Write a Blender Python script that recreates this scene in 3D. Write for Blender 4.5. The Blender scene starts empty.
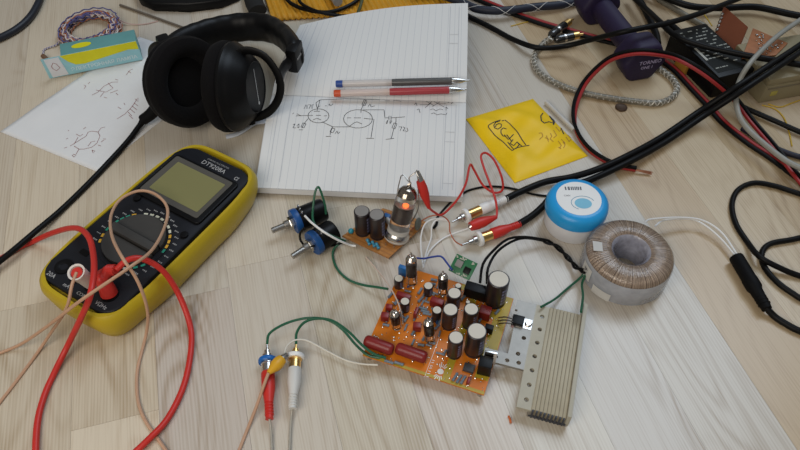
import bpy, bmesh, math, random
from mathutils import Vector, Matrix
random.seed(7)
R = math.radians
S = 0.001                                    # all lengths below are in millimetres
scene = bpy.context.scene
COL = scene.collection

# ------------------------------------------------------------------ camera
FPX, PITCH, CAMH = 680.0, 50.5, 513.0
cam_d = bpy.data.cameras.new('camera')
cam_d.sensor_width = 36.0
cam_d.lens = FPX / 800.0 * 36.0
cam_d.clip_start = 0.01
cam = bpy.data.objects.new('camera', cam_d)
cam.location = (0, 0, CAMH * S)
cam.rotation_euler = (R(90 - PITCH), 0, 0)
COL.objects.link(cam)
scene.camera = cam

# ------------------------------------------------------------------ light
scene.view_settings.view_transform = 'Standard'
scene.view_settings.look = 'None'
scene.view_settings.gamma = 1.0
scene.view_settings.use_curve_mapping = False
scene.view_settings.exposure = -0.1
world = bpy.data.worlds.new('room_daylight')
scene.world = world
world.use_nodes = True
bgn = world.node_tree.nodes['Background']
bgn.inputs[0].default_value = (0.95, 0.93, 0.90, 1)
bgn.inputs[1].default_value = 0.17

def area(name, loc, target, sx, sy, power, col):
    d = bpy.data.lights.new(name, 'AREA')
    d.shape = 'RECTANGLE'; d.size = sx; d.size_y = sy
    d.energy = power; d.color = col
    o = bpy.data.objects.new(name, d)
    o.location = loc
    o.rotation_euler = (Vector(target) - Vector(loc)).to_track_quat('-Z', 'Y').to_euler()
    COL.objects.link(o)
    return o
area('window_light', (-0.45, -0.40, 0.92), (-0.05, 0.40, 0), 0.9, 0.7, 9.2, (1.0, 0.93, 0.83))
area('far_window_light', (1.18, 1.85, 3.0), (0.10, 0.33, 0), 1.8, 1.8, 54, (0.72, 0.85, 1.0))

# ------------------------------------------------------------------ helpers
_p = R(PITCH)
def at(px, py, z=0.0):
    """point of the place at height z (mm) that the calibrated camera sees at a pixel of the photograph"""
    u = (px - 400) / FPX; v = (py - 225) / FPX
    dy = math.cos(_p) - v * math.sin(_p)
    dz = -math.sin(_p) - v * math.cos(_p)
    t = (z - CAMH) / dz
    return Vector((u * t, dy * t, z))

def proj(p):
    y = p[1]; z = p[2] - CAMH
    d = y * math.cos(_p) - z * math.sin(_p)
    up = y * math.sin(_p) + z * math.cos(_p)
    return 400 + FPX * p[0] / d, 225 - FPX * up / d

MATS = {}
def mat(name, col, rough=0.5, metal=0.0, var=0.12, scale=60.0, bump=0.0, spec=0.5, trans=0.0, alpha=1.0, coat=0.0, emit=None, ior=1.45, sheen=0.0):
    if name in MATS: return MATS[name]
    m = bpy.data.materials.new(name); m.use_nodes = True
    nt = m.node_tree; N = nt.nodes; L = nt.links
    b = N['Principled BSDF']
    tc = N.new('ShaderNodeTexCoord')
    no = N.new('ShaderNodeTexNoise'); no.inputs['Scale'].default_value = scale; no.inputs['Detail'].default_value = 3
    L.new(tc.outputs['Object'], no.inputs['Vector'])
    mx = N.new('ShaderNodeMix'); mx.data_type = 'RGBA'
    mx.inputs[6].default_value = tuple(c * (1 - var) for c in col) + (1,)
    mx.inputs[7].default_value = tuple(min(1, c * (1 + var)) for c in col) + (1,)
    L.new(no.outputs['Fac'], mx.inputs[0])
    L.new(mx.outputs[2], b.inputs['Base Color'])
    b.inputs['Roughness'].default_value = rough
    b.inputs['Metallic'].default_value = metal
    b.inputs['Specular IOR Level'].default_value = spec
    b.inputs['Transmission Weight'].default_value = trans
    b.inputs['Alpha'].default_value = alpha
    b.inputs['Coat Weight'].default_value = coat
    b.inputs['IOR'].default_value = ior
    b.inputs['Sheen Weight'].default_value = sheen
    if emit:
        b.inputs['Emission Color'].default_value = tuple(emit[:3]) + (1,)
        b.inputs['Emission Strength'].default_value = emit[3]
    if bump:
        bp = N.new('ShaderNodeBump'); bp.inputs['Strength'].default_value = bump; bp.inputs['Distance'].default_value = 0.0006
        L.new(no.outputs['Fac'], bp.inputs['Height']); L.new(bp.outputs[0], b.inputs['Normal'])
    MATS[name] = m
    return m

def smooth_path(pts, n=8):
    pts = [Vector(p) for p in pts]
    if len(pts) < 3:
        return [pts[0].lerp(pts[1], i / n) for i in range(n + 1)]
    P = [pts[0] * 2 - pts[1]] + pts + [pts[-1] * 2 - pts[-2]]
    out = []
    for i in range(1, len(P) - 2):
        p0, p1, p2, p3 = P[i - 1], P[i], P[i + 1], P[i + 2]
        for k in range(n):
            t = k / n
            out.append(0.5 * ((2 * p1) + (p2 - p0) * t + (2 * p0 - 5 * p1 + 4 * p2 - p3) * t * t + (3 * p1 - p0 - 3 * p2 + p3) * t ** 3))
    out.append(pts[-1])
    return out

class MB:
    """collects shapes (mm) for one mesh object"""
    def __init__(self, M=None):
        self.bm = bmesh.new(); self.M = M or Matrix.Identity(4)
    def v(self, p): return self.bm.verts.new(self.M @ Vector(p))
    def f(self, vs):
        try: return self.bm.faces.new(vs)
        except ValueError: return None
    def box(self, c, s, bev=0.0, rz=0.0, rx=0.0, ry=0.0):
        c = Vector(c); h = Vector(s) * 0.5
        Q = Matrix.Rotation(rz, 3, 'Z') @ Matrix.Rotation(ry, 3, 'Y') @ Matrix.Rotation(rx, 3, 'X')
        vs = [self.v(c + Q @ Vector((x * h.x, y * h.y, z * h.z))) for z in (-1, 1) for y in (-1, 1) for x in (-1, 1)]
        fs = [self.f([vs[i] for i in q]) for q in ((0, 2, 3, 1), (4, 5, 7, 6), (0, 1, 5, 4), (2, 6, 7, 3), (0, 4, 6, 2), (1, 3, 7, 5))]
        if bev:
            ed = list({e for f in fs for e in f.edges})
            bmesh.ops.bevel(self.bm, geom=ed, offset=bev, segments=2, affect='EDGES', profile=0.6)
        return self
    def lathe(self, prof, seg=24, o=(0, 0, 0), axis=(0, 0, 1)):
        o = Vector(o); a = Vector(axis).normalized()
        x = a.orthogonal().normalized(); y = a.cross(x)
        rings = []
        for r, z in prof:
            if r < 1e-6: rings.append([self.v(o + a * z)])
            else: rings.append([self.v(o + a * z + (x * math.cos(2 * math.pi * k / seg) + y * math.sin(2 * math.pi * k / seg)) * r) for k in range(seg)])
        for A, B in zip(rings, rings[1:]):
            for k in range(seg):
                k2 = (k + 1) % seg
                if len(A) == 1 and len(B) == 1: continue
                if len(A) == 1: self.f([A[0], B[k], B[k2]])
                elif len(B) == 1: self.f([A[k], A[k2], B[0]])
                else: self.f([A[k], A[k2], B[k2], B[k]])
        return self
    def cyl(self, p0, p1, r0, r1=None, seg=16):
        p0 = Vector(p0); p1 = Vector(p1); r1 = r0 if r1 is None else r1
        L = (p1 - p0).length
        return self.lathe([(0, 0), (r0, 0), (r1, L), (0, L)], seg, p0, p1 - p0)
    def ball(self, c, r, seg=16, axis=(0, 0, 1), k=1.0):
        n = 8
        return self.lathe([(r * math.sin(math.pi * i / n), -k * r * math.cos(math.pi * i / n)) for i in range(n + 1)], seg, c, axis)
    def tube(self, pts, r, seg=8, n=8, smooth=True, flat=None, cap=True):
        path = smooth_path(pts, n) if smooth else [Vector(p) for p in pts]
        rr = r if callable(r) else (lambda t: r)
        t0 = (path[1] - path[0]).normalized()
        up = Vector((0, 0, 1)) if abs(t0.z) < 0.9 else Vector((1, 0, 0))
        prev = None; rings = []
        m = len(path)
        for i, p in enumerate(path):
            t = (path[min(i + 1, m - 1)] - path[max(i - 1, 0)])
            t = t.normalized() if t.length > 1e-9 else t0
            if prev is None: nx = t.cross(up).normalized()
            else:
                nx = prev - t * prev.dot(t)
                nx = nx.normalized() if nx.length > 1e-6 else t.orthogonal().normalized()
            prev = nx; ny = nx.cross(t)
            q = rr(i / (m - 1))
            a, b = (q, q) if flat is None else (q * flat[0], q * flat[1])
            rings.append([self.v(p + nx * (a * math.cos(2 * math.pi * k / seg)) + ny * (b * math.sin(2 * math.pi * k / seg))) for k in range(seg)])
        for A, B in zip(rings, rings[1:]):
            for k in range(seg): self.f([A[k], A[(k + 1) % seg], B[(k + 1) % seg], B[k]])
        if cap:
            self.f(rings[0][::-1]); self.f(rings[-1])
        return self
    def prism(self, poly, z0, z1, bev=0.0):
        A = [self.v((x, y, z0)) for x, y in poly]; B = [self.v((x, y, z1)) for x, y in poly]
        n = len(poly)
        fs = [self.f(A[::-1]), self.f(B)] + [self.f([A[i], A[(i + 1) % n], B[(i + 1) % n], B[i]]) for i in range(n)]
        if bev:
            ed = [e for f in fs[:2] if f for e in f.edges]
            bmesh.ops.bevel(self.bm, geom=list(set(ed)), offset=bev, segments=3, affect='EDGES', profile=0.5)
        return self
    def ribbon(self, pts, w, up=(0, 0, 1)):
        pts = [Vector(p) for p in pts]; up = Vector(up); m = len(pts)
        prev = None
        for i, p in enumerate(pts):
            t = pts[min(i + 1, m - 1)] - pts[max(i - 1, 0)]
            s = t.cross(up)
            s = s.normalized() * (w / 2) if s.length > 1e-9 else Vector((w / 2, 0, 0))
            cur = (self.v(p - s), self.v(p + s))
            if prev: self.f([prev[0], prev[1], cur[1], cur[0]])
            prev = cur
        return self
    def grid(self, fn, nu, nv):
        V = [[self.v(fn(i / nu, j / nv)) for i in range(nu + 1)] for j in range(nv + 1)]
        uvl = self.bm.loops.layers.uv.verify()
        for j in range(nv):
            for i in range(nu):
                f = self.f([V[j][i], V[j][i + 1], V[j + 1][i + 1], V[j + 1][i]])
                if f:
                    for lp, (a, b) in zip(f.loops, ((i, j), (i + 1, j), (i + 1, j + 1), (i, j + 1))):
                        lp[uvl].uv = (a / nu, b / nv)
        return V
    def build(self, name, m, parent=None, org=None, smooth=True, ang=38, fix=True):
        if fix: bmesh.ops.recalc_face_normals(self.bm, faces=self.bm.faces)
        me = bpy.data.meshes.new(name)
        vs = self.bm.verts
        if org is None and parent is None:
            n = max(1, len(vs))
            org = (sum(q.co.x for q in vs) / n, sum(q.co.y for q in vs) / n, min(q.co.z for q in vs))
        o_ = Vector(org) if org is not None else Vector((0, 0, 0))
        for q in vs: q.co = (q.co - o_) * S
        self.bm.to_mesh(me); self.bm.free()
        me.materials.append(m)
        if smooth:
            for p in me.polygons: p.use_smooth = True
            me.set_sharp_from_angle(angle=R(ang))
        ob = bpy.data.objects.new(name, me); COL.objects.link(ob)
        if parent is not None: ob.parent = parent
        else: ob.location = o_ * S
        return ob

def tag(o, label=None, cat=None, group=None, kind=None):
    if label: o['label'] = label
    if cat: o['category'] = cat
    if group: o['group'] = group
    if kind: o['kind'] = kind
    return o
def thing(name, label, cat, loc=(0, 0, 0), rz=0.0, group=None):
    o = bpy.data.objects.new(name, None); COL.objects.link(o)
    o.empty_display_size = 0.01
    o.location = Vector(loc) * S; o.rotation_euler = (0, 0, rz)
    return tag(o, label, cat, group)

def text(body, size, m, parent, M, name='lettering', bold=0.0, align='CENTER', ext=0.0):
    cu = bpy.data.curves.new('t', 'FONT'); cu.body = body; cu.size = size
    cu.align_x = align; cu.align_y = 'CENTER'; cu.offset = bold; cu.extrude = ext
    cu.resolution_u = 2
    ob = bpy.data.objects.new('t', cu)
    me = bpy.data.meshes.new_from_object(ob)
    bpy.data.objects.remove(ob); bpy.data.curves.remove(cu)
    me.name = name
    me.transform(M)
    me.transform(Matrix.Scale(S, 4))
    me.materials.clear(); me.materials.append(m)
    o = bpy.data.objects.new(name, me); COL.objects.link(o); o.parent = parent
    return o

def rrect(w, h, r, n=5, cx=0, cy=0):
    out = []
    for sx, sy, a0 in ((1, 1, 0), (-1, 1, 90), (-1, -1, 180), (1, -1, 270)):
        for k in range(n + 1):
            a = R(a0 + 90 * k / n)
            out.append((cx + sx * (w / 2 - r) + r * math.cos(a), cy + sy * (h / 2 - r) + r * math.sin(a)))
    return out
def W(pts, z=1.5):
    return [at(p[0], p[1], p[2] if len(p) > 2 else z) for p in pts]
def base(pts):
    n = len(pts); return Vector((sum(p[0] for p in pts) / n, sum(p[1] for p in pts) / n, 0))
def wire(name, label, cat, pts, r, m, seg=8, group=None, n=8):
    P = smooth_path(W(pts, r), n)
    for p in P: p.z = max(p.z, r)
    o = MB().tube(P, r, seg, smooth=False).build(name, m)
    return tag(o, label, cat, group)

# ------------------------------------------------------------------ materials
M_black = mat('black_plastic', (0.004, 0.004, 0.0045), 0.40, var=0.3, spec=0.22)
M_rub = mat('black_rubber', (0.004, 0.004, 0.0045), 0.6, var=0.3, spec=0.15)
M_cable = mat('black_cable_sheath', (0.0045, 0.0045, 0.0048), 0.45, var=0.25, spec=0.18)
M_red = mat('red_silicone', (0.54, 0.028, 0.020), 0.42)
M_redw = mat('red_pvc', (0.32, 0.02, 0.02), 0.45)
M_white = mat('white_plastic', (0.78, 0.78, 0.77), 0.4, var=0.05)
M_greyp = mat('pale_grey_plastic', (0.60, 0.59, 0.56), 0.45, var=0.06)
M_clearw = mat('translucent_cable', (0.42, 0.39, 0.33), 0.25, var=0.15, alpha=.75)
M_green = mat('green_pvc', (0.012, 0.10, 0.05), 0.4)
M_beige = mat('beige_pvc', (0.50, 0.30, 0.19), 0.45)
M_steel = mat('bright_steel', (0.62, 0.60, 0.57), 0.25, 1.0)
M_tin = mat('tinned_wire', (0.45, 0.43, 0.40), 0.35, 1.0)
M_gold = mat('gold_plate', (0.85, 0.55, 0.20), 0.28, 1.0)
M_copper = mat('bare_copper', (0.60, 0.28, 0.17), 0.4, 1.0, var=0.3, scale=300)
M_ink = mat('black_ink', (0.03, 0.028, 0.035), 0.7)
M_redink = mat('brownish_red_ink', (0.30, 0.12, 0.12), 0.7)
M_print = mat('white_print', (0.75, 0.75, 0.74), 0.6)

# ------------------------------------------------------------------ floor
def wood_mat():
    m = bpy.data.materials.new('ash_laminate'); m.use_nodes = True
    nt = m.node_tree; N = nt.nodes; L = nt.links; b = N['Principled BSDF']
    tc = N.new('ShaderNodeTexCoord'); oi = N.new('ShaderNodeObjectInfo')
    def vm(op, a, bv):
        n = N.new('ShaderNodeVectorMath'); n.operation = op
        L.new(a, n.inputs[0])
        if isinstance(bv, tuple): n.inputs[1].default_value = bv
        else: L.new(bv, n.inputs[1])
        return n.outputs[0]
    def mth(op, a, c=None):
        n = N.new('ShaderNodeMath'); n.operation = op
        L.new(a, n.inputs[0])
        if c is not None:
            if isinstance(c, (int, float)): n.inputs[1].default_value = c
            else: L.new(c, n.inputs[1])
        return n.outputs[0]
    cb = N.new('ShaderNodeCombineXYZ')
    r1 = mth('MULTIPLY', oi.outputs['Random'], 37.0); r2 = mth('MULTIPLY', oi.outputs['Random'], 91.0)
    L.new(r1, cb.inputs[0]); L.new(r2, cb.inputs[1]); L.new(r1, cb.inputs[2])
    def noise(sc, scale, detail=2, rough=0.5):
        v = vm('ADD', vm('MULTIPLY', tc.outputs['Object'], sc), cb.outputs[0])
        n = N.new('ShaderNodeTexNoise'); n.inputs['Scale'].default_value = scale
        n.inputs['Detail'].default_value = detail; n.inputs['Roughness'].default_value = rough
        L.new(v, n.inputs['Vector']); return n.outputs['Fac']
    big = noise((17, 3.2, 1), 1.0, 1.0, 0.4)                     # growth-ring figure
    rings = mth('SINE', mth('MULTIPLY', big, 95.0))
    fine = noise((620, 9, 1), 1.0, 3, 0.6)                        # pores along the grain
    fine2 = noise((1100, 22, 1), 1.0, 2, 0.6)
    soft = noise((7, 5, 1), 1.0, 2, 0.5)                          # broad tint
    r = mth('ADD', mth('MULTIPLY', rings, 0.5), 0.5)
    r = mth('POWER', r, 2.2)
    patch = noise((11, 2.0, 1), 1.0, 1, 0.5)
    cr0 = N.new('ShaderNodeValToRGB'); L.new(patch, cr0.inputs[0])
    cr0.color_ramp.elements[0].position = 0.38; cr0.color_ramp.elements[1].position = 0.68
    k = mth('MULTIPLY', mth('MULTIPLY', r, cr0.outputs[0]), 0.36)
    k = mth('ADD', k, mth('MULTIPLY', mth('SUBTRACT', fine, 0.5), 0.6))
    k = mth('ADD', k, mth('MULTIPLY', mth('SUBTRACT', fine2, 0.5), 0.45))
    k = mth('ADD', k, mth('MULTIPLY', mth('SUBTRACT', soft, 0.4), 0.36))
    # comb-like straight grain, about 3 mm apart, fading in and out
    sx = N.new('ShaderNodeSeparateXYZ'); L.new(tc.outputs['Object'], sx.inputs[0])
    wob = noise((9, 1.6, 1), 1.0, 1, 0.4)
    comb = mth('SINE', mth('ADD', mth('MULTIPLY', sx.outputs[0], 2500.0), mth('MULTIPLY', wob, 70.0)))
    fade = noise((5, 2.5, 1), 1.0, 1, 0.5)
    k = mth('ADD', k, mth('MULTIPLY', mth('MULTIPLY', comb, fade), 0.15))
    # occasional knots with rings swirling round them
    vv = vm('ADD', vm('MULTIPLY', tc.outputs['Object'], (15, 4.6, 1)), cb.outputs[0])
    vo = N.new('ShaderNodeTexVoronoi'); vo.inputs['Scale'].default_value = 1.0; L.new(vv, vo.inputs['Vector'])
    sc_ = N.new('ShaderNodeSeparateColor'); L.new(vo.outputs['Color'], sc_.inputs[0])
    pick = mth('GREATER_THAN', sc_.outputs[0], 0.62)
    mask = N.new('ShaderNodeMapRange'); mask.inputs[1].default_value = 0.0; mask.inputs[2].default_value = 0.42; mask.inputs[3].default_value = 1.0; mask.inputs[4].default_value = 0.0
    L.new(vo.outputs['Distance'], mask.inputs[0])
    kr = mth('ADD', mth('MULTIPLY', mth('SINE', mth('ADD', mth('MULTIPLY', vo.outputs['Distance'], 95.0), mth('MULTIPLY', big, 30.0))), 0.5), 0.75)
    k = mth('ADD', k, mth('MULTIPLY', mth('MULTIPLY', mth('MULTIPLY', mask.outputs[0], pick), kr), 0.34))
    cr = N.new('ShaderNodeValToRGB'); L.new(k, cr.inputs[0])
    e = cr.color_ramp.elements
    e[0].position = 0.0; e[0].color = (1, 1, 1, 1)
    e[1].position = 0.62; e[1].color = (0.62, 0.53, 0.43, 1)
    mx = N.new('ShaderNodeMix'); mx.data_type = 'RGBA'; mx.blend_type = 'MULTIPLY'
    mx.inputs[0].default_value = 1.0
    L.new(oi.outputs['Color'], mx.inputs[6]); L.new(cr.outputs[0], mx.inputs[7])
    L.new(mx.outputs[2], b.inputs['Base Color'])
    b.inputs['Roughness'].default_value = 0.29
    b.inputs['Specular IOR Level'].default_value = 0.55
    bp = N.new('ShaderNodeBump'); bp.inputs['Strength'].default_value = 0.12; bp.inputs['Distance'].default_value = 0.0003
    L.new(fine, bp.inputs['Height']); L.new(bp.outputs[0], b.inputs['Normal'])
    return m
M_wood = wood_mat()
FA = math.atan2(0.434, 1.572)                 # strips run this much to the left of straight ahead
FN = Vector((math.cos(FA), math.sin(FA))); FD = Vector((-math.sin(FA), math.cos(FA)))
SW = 67.3; N0 = -56.7
sub = MB().box((0, 500, -6), (2600, 2600, 4)).build('floor', mat('underlay', (0.25, 0.19, 0.13), 0.9), org=(0, 0, 0))
tag(sub, 'pale ash laminate floor of narrow staggered strips', None, None, 'structure')
joints = {}
for px, py in ((377, 388), (108, 422), (20, 307), (300, 215), (690, 100), (520, 40)):
    p = at(px, py); j = math.floor((p.x * FN.x + p.y * FN.y - N0) / SW)
    joints[j] = p.x * FD.x + p.y * FD.y
joints.update({3: 60.0, 4: 720.0, 5: 90.0, 6: 700.0, 7: 60.0, 8: 560.0})
rf = random.Random(3)
plank_mesh = {}
for k in range(-13, 20):
    L0 = 620.0
    d = joints.get(k, rf.uniform(0, L0)) - 3 * L0
    nc = N0 + SW * (k + 0.5)
    while d < 1500:
        c = d + L0 / 2
        x = nc * FN.x + c * FD.x; y = nc * FN.y + c * FD.y
        if -300 < y < 1300 and abs(x) < 950:
            if 'm' not in plank_mesh:
                t = MB().box((0, 0, -2), (SW - 0.18, L0 - 0.2, 4), 0.0)
                ob = t.build('plank', M_wood, sub, smooth=False); plank_mesh['m'] = ob.data
            else:
                ob = bpy.data.objects.new('plank', plank_mesh['m']); COL.objects.link(ob); ob.parent = sub
            ob.location = Vector((x, y, 0)) * S; ob.rotation_euler = (0, 0, FA)
            g = rf.uniform(0.90, 1.06)
            col = Vector((0.575, 0.52, 0.44))
            if k in (3, 4, 5): col = Vector((0.60, 0.555, 0.485))  # paler strips, desaturated further to carry the bluish sheen in their colour
            if k >= 6: col = Vector((0.51, 0.39, 0.25)) if k % 2 == 0 else Vector((0.55, 0.44, 0.30))
            if k < -1: col = Vector((0.60, 0.525, 0.40))
            col = col * g
            ob.color = (col.x, col.y * rf.uniform(0.985, 1.01), col.z * rf.uniform(0.95, 1.03), 1)
        d += L0

# ------------------------------------------------------------------ digital multimeter
def multimeter():
    c = Vector((-226, 398, 0)); rz = -R(31)
    t = thing('digital_multimeter', 'yellow and black digital multimeter with grey-green display and round dial', 'multimeter', c, rz); t.scale = (1.05, 1.05, 1.0)
    Y = mat('yellow_holster', (0.46, 0.33, 0.012), 0.42, var=0.12, scale=25)
    K = mat('meter_face', (0.012, 0.013, 0.017), 0.45, var=0.25, spec=0.25)
    m = MB()
    # holster: wide shell, tucked in underneath, scalloped flanks
    rings = []
    for w, l, z, sc in ((88, 186, 0, 1.4), (97, 196, 6, 1.8), (101, 200, 16, 1.2), (101, 200, 26, 0.2), (98, 197, 32, 0), (94, 193, 34.5, 0), (89, 187, 34.5, 0), (87, 185, 30, 0)):
        ring = []
        for k in range(96):
            a = 2 * math.pi * (k + 0.5) / 96
            p = 5.0
            ca, sa = math.cos(a), math.sin(a)
            x = math.copysign(abs(ca) ** (2 / p), ca) * w / 2; y = math.copysign(abs(sa) ** (2 / p), sa) * l / 2
            s = sc * (0.5 + 0.5 * math.cos(y / 11.0 + x / 8.0))
            ring.append(m.v((x - math.copysign(s, x), y - math.copysign(s, y), z)))
        rings.append(ring)
    for A, B in zip(rings, rings[1:]):
        for k in range(96): m.f([A[k], A[(k + 1) % 96], B[(k + 1) % 96], B[k]])
    m.f(rings[0][::-1]); m.f(rings[-1])
    m.build('holster', Y, t)
    MB().prism(rrect(84, 178, 15, 6, 0, -1), 28, 36, 1.5).build('face_plate', K, t)
    # raised display frame
    B = MB().prism(rrect(76, 56, 4, 4, 0, 44), 35.5, 38.5, 1.0).build('display_frame', M_black, t)
    MB().prism(rrect(68, 49, 2, 3, -1, 45), 38.4, 38.9).build('display_window', mat('smoky_window', (0.09, 0.085, 0.075), 0.16, var=0.1), t)
    MB().prism(rrect(57, 38, 1, 2, 0, 45), 38.85, 39.1).build('display', mat('lcd_glass', (0.21, 0.20, 0.085), 0.28, var=0.06, scale=20), t)
    # dial
    dc = Vector((3, -24, 0))
    MB().lathe([(0, 35.8), (31, 35.8), (30.5, 36.8), (27, 36.8), (27, 36.2), (0, 36.2)], 48, dc).build('dial_ring', K, t)
    m = MB()
    for sg in (-1, 1):
        poly = []
        for k in range(19):
            a = R(8 + 164 * k / 18) if sg > 0 else R(188 + 164 * k / 18)
            poly.append((dc.x + 26 * math.cos(a), dc.y + sg * 1.2 + 25.4 * math.sin(a)))
        m.prism(poly, 36, 40.0, 0.8)
    m.box((dc.x, dc.y, 40), (50, 8, 8), 1.5)
    m.build('dial_knob', mat('dial_grey', (0.045, 0.043, 0.040), 0.5, var=0.2), t).rotation_euler = (0, 0, 0)
    cols = {'w': mat('print_cream', (0.62, 0.62, 0.50), 0.6), 'g': mat('print_green', (0.02, 0.26, 0.17), 0.6), 'y': mat('print_amber', (0.65, 0.36, 0.03), 0.6)}
    for key, angs in (('w', list(range(50, 125, 11)) + [-60, -72]), ('y', [18, 28, 39, 136, 200, 212]), ('g', [8, 146, 156, 166, 176, 186, -20, -32, -44])):
        m = MB()
        for a in angs:
            for da in (-3.6, -1.8, 0, 1.8):
                q = [(r_, R(a + d_)) for r_, d_ in ((28.2, da), (30.4, da), (30.4, da + 1.8), (28.2, da + 1.8))]
                m.f([m.v((dc.x + r_ * math.cos(b), dc.y + r_ * math.sin(b), 37.05)) for r_, b in q])
        m.build('dial_marks', cols[key], t, smooth=False)['kind'] = 'stuff'
    I = Matrix.Translation
    m = MB()                                     # tiny range legends around the dial
    rr = random.Random(5)
    for k in range(26):
        a = R(-55 + k * 11.4)
        for j in range(3):
            x = dc.x + (34.5) * math.cos(a) + (j - 1) * 1.6; y = dc.y + 35 * math.sin(a)
            if abs(x) < 41: m.box((x, y, 36.1), (1.0, rr.uniform(0.9, 1.5), 0.15))
    m.build('range_legends', mat('print_dim', (0.30, 0.30, 0.30), 0.6), t, smooth=False)['kind'] = 'stuff'
    for nm, body, sz, x, y in (('lettering', 'DT9208A', 7.0, 2, 77.5), ('lettering', 'DIGITAL MULTIMETER', 2.6, 3, 83), ('lettering', 'α', 7.5, 30, 77),
                               ('lettering', '20A', 5.5, -30, -85), ('lettering', 'mA', 4.5, -11, -86), ('lettering', 'COM', 4.2, 6, -86), ('lettering', 'VΩHz', 4.8, 27, -85)):
        text(body, sz, mat('print_grey', (.4, .4, .4), .5) if sz > 3 else mat('print_dim', (0.3, 0.3, 0.3), 0.6), t, I((x, y, 36.2)), nm)
    for x in (-27.5, -10, 7, 25):
        j = MB().lathe([(0, 30), (3.2, 30), (3.2, 36.2), (6.2, 37.4), (7.4, 37.2), (7.6, 35.9)], 24, (x, -74, 0)).build('jack', M_black, t)
    MB().lathe([(0, 36), (3.4, 36), (3.4, 38), (0, 38.6)], 20, (-30, 12, 0)).build('button', M_black, t)
    MB().lathe([(0, 36), (3.4, 36), (3.4, 38), (0, 38.6)], 20, (35, 2, 0)).build('button', M_black, t)
    MB().prism(rrect(9, 5, 1, 2, -24, -55), 36, 36.6).build('transistor_socket', M_black, t)
    M4 = Matrix.Translation(c) @ Matrix.Rotation(rz, 4, 'Z') @ Matrix.Diagonal((1.05, 1.05, 1, 1))
    return lambda x, y, z: M4 @ Vector((x, y, z))
mt = multimeter()

# red test lead in the right-hand jack
def red_lead_plug():
    pl = mt(25, -74, 37)
    t = thing('test_lead', 'red test lead plugged into the multimeter, looping over its right edge', 'test lead', pl)
    a = mt(25, -74, 37.5); b = mt(20, -71, 50); c_ = mt(17, -60, 55)
    MB().tube([a, mt(24, -73, 44), b], lambda q: 7.2 - 1.2 * q, 14, 6).ball(b, 6.4).tube([b, mt(17, -67, 48), mt(15, -67, 46)], lambda q: 6.2, 12, 5).ball(mt(15, -67, 46), 6.2).build('plug', M_red, t, org=pl)
    tip = at(116, 270, 58)
    m = MB().tube([b, mt(22, -64, 56), tip], lambda q: 5.2 - 1.6 * q, 12, 6)
    for k in range(6):
        p = mt(22, -64, 56).lerp(tip, k / 6); d = tip - mt(22, -64, 56)
        m.lathe([(4.1, -0.8), (4.9, 0), (4.1, 0.8)], 12, p, d)
    m.build('strain_relief', M_red, t, org=pl)
    P = [tip, at(128, 260, 60), at(143, 259, 56), at(163, 271, 42), at(179, 295, 20), at(190, 325, 4), at(191, 350, 2.6), at(184, 385, 2.6), at(168, 418, 3.6), at(148, 440, 6.2), at(125, 462, 4), at(100, 490, 2.6)]
    MB().tube(P, 2.6, 10).build('cable', M_red, t, org=pl)
red_lead_plug()
wire('red_lead', 'red rubber lead arching over the meter from floor to floor past the white plug', 'lead',
     [(-30, 274), (0, 259), (30, 243, 3), (55, 232, 24), (76, 228, 44), (88, 236, 52), (93, 252, 58), (94, 272, 64), (90, 296, 63), (81, 318, 42), (68, 345, 12), (52, 378), (40, 410), (36, 440), (36, 480)], 2.6, M_red, 10)
def white_plug():
    a = mt(7, -74, 37.5); top = at(76, 272, 66)
    t = thing('wrapped_plug', 'white taped plug with open red core in the multimeter, beige wire attached', 'plug', a)
    d = (top - a).normalized()
    L = (top - a).length
    MB().lathe([(0, 0), (5.5, 0), (6.2, 4), (6.0, L * 0.6), (6.8, L - 3), (7.2, L), (5.6, L - 0.4), (5.0, L - 3), (0, L - 3)], 18, a, d).build('sleeve', mat('white_tape', (0.66, 0.60, 0.55), 0.6, bump=0.4), t, org=a)
    MB().cyl(a + d * (L - 3), a + d * (L - 1), 5.0, 4.6).build('core', M_red, t, org=a)
    s = a + d * (L - 1)
    MB().tube([s, at(72, 285, 62), at(68, 304, 50), at(61, 318, 36), at(52, 331, 18), at(42, 346, 4), at(30, 363, 1.4), at(0, 402, 1.4), at(-40, 450, 1.4)], 1.35, 8).build('wire', M_beige, t, org=a)
white_plug()
wire('beige_wire', 'thin beige wire making a tall loop over the multimeter dial', 'wire',
     [(-40, 368), (0, 353), (21, 344, 7), (42, 330, 26), (58, 318, 46), (80, 301, 70), (105, 284, 76), (130, 267, 76), (152, 250, 67), (165, 226, 54), (167, 207, 50), (155, 194, 50), (138, 191, 50), (120, 200, 50), (111, 216, 54), (112, 236, 64), (122, 257, 80), (136, 278, 66), (145, 300, 46), (148, 318, 24), (146, 335, 6), (141, 355), (137, 375), (138, 400), (145, 420), (160, 442), (180, 470)], 1.35, M_beige)

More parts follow.
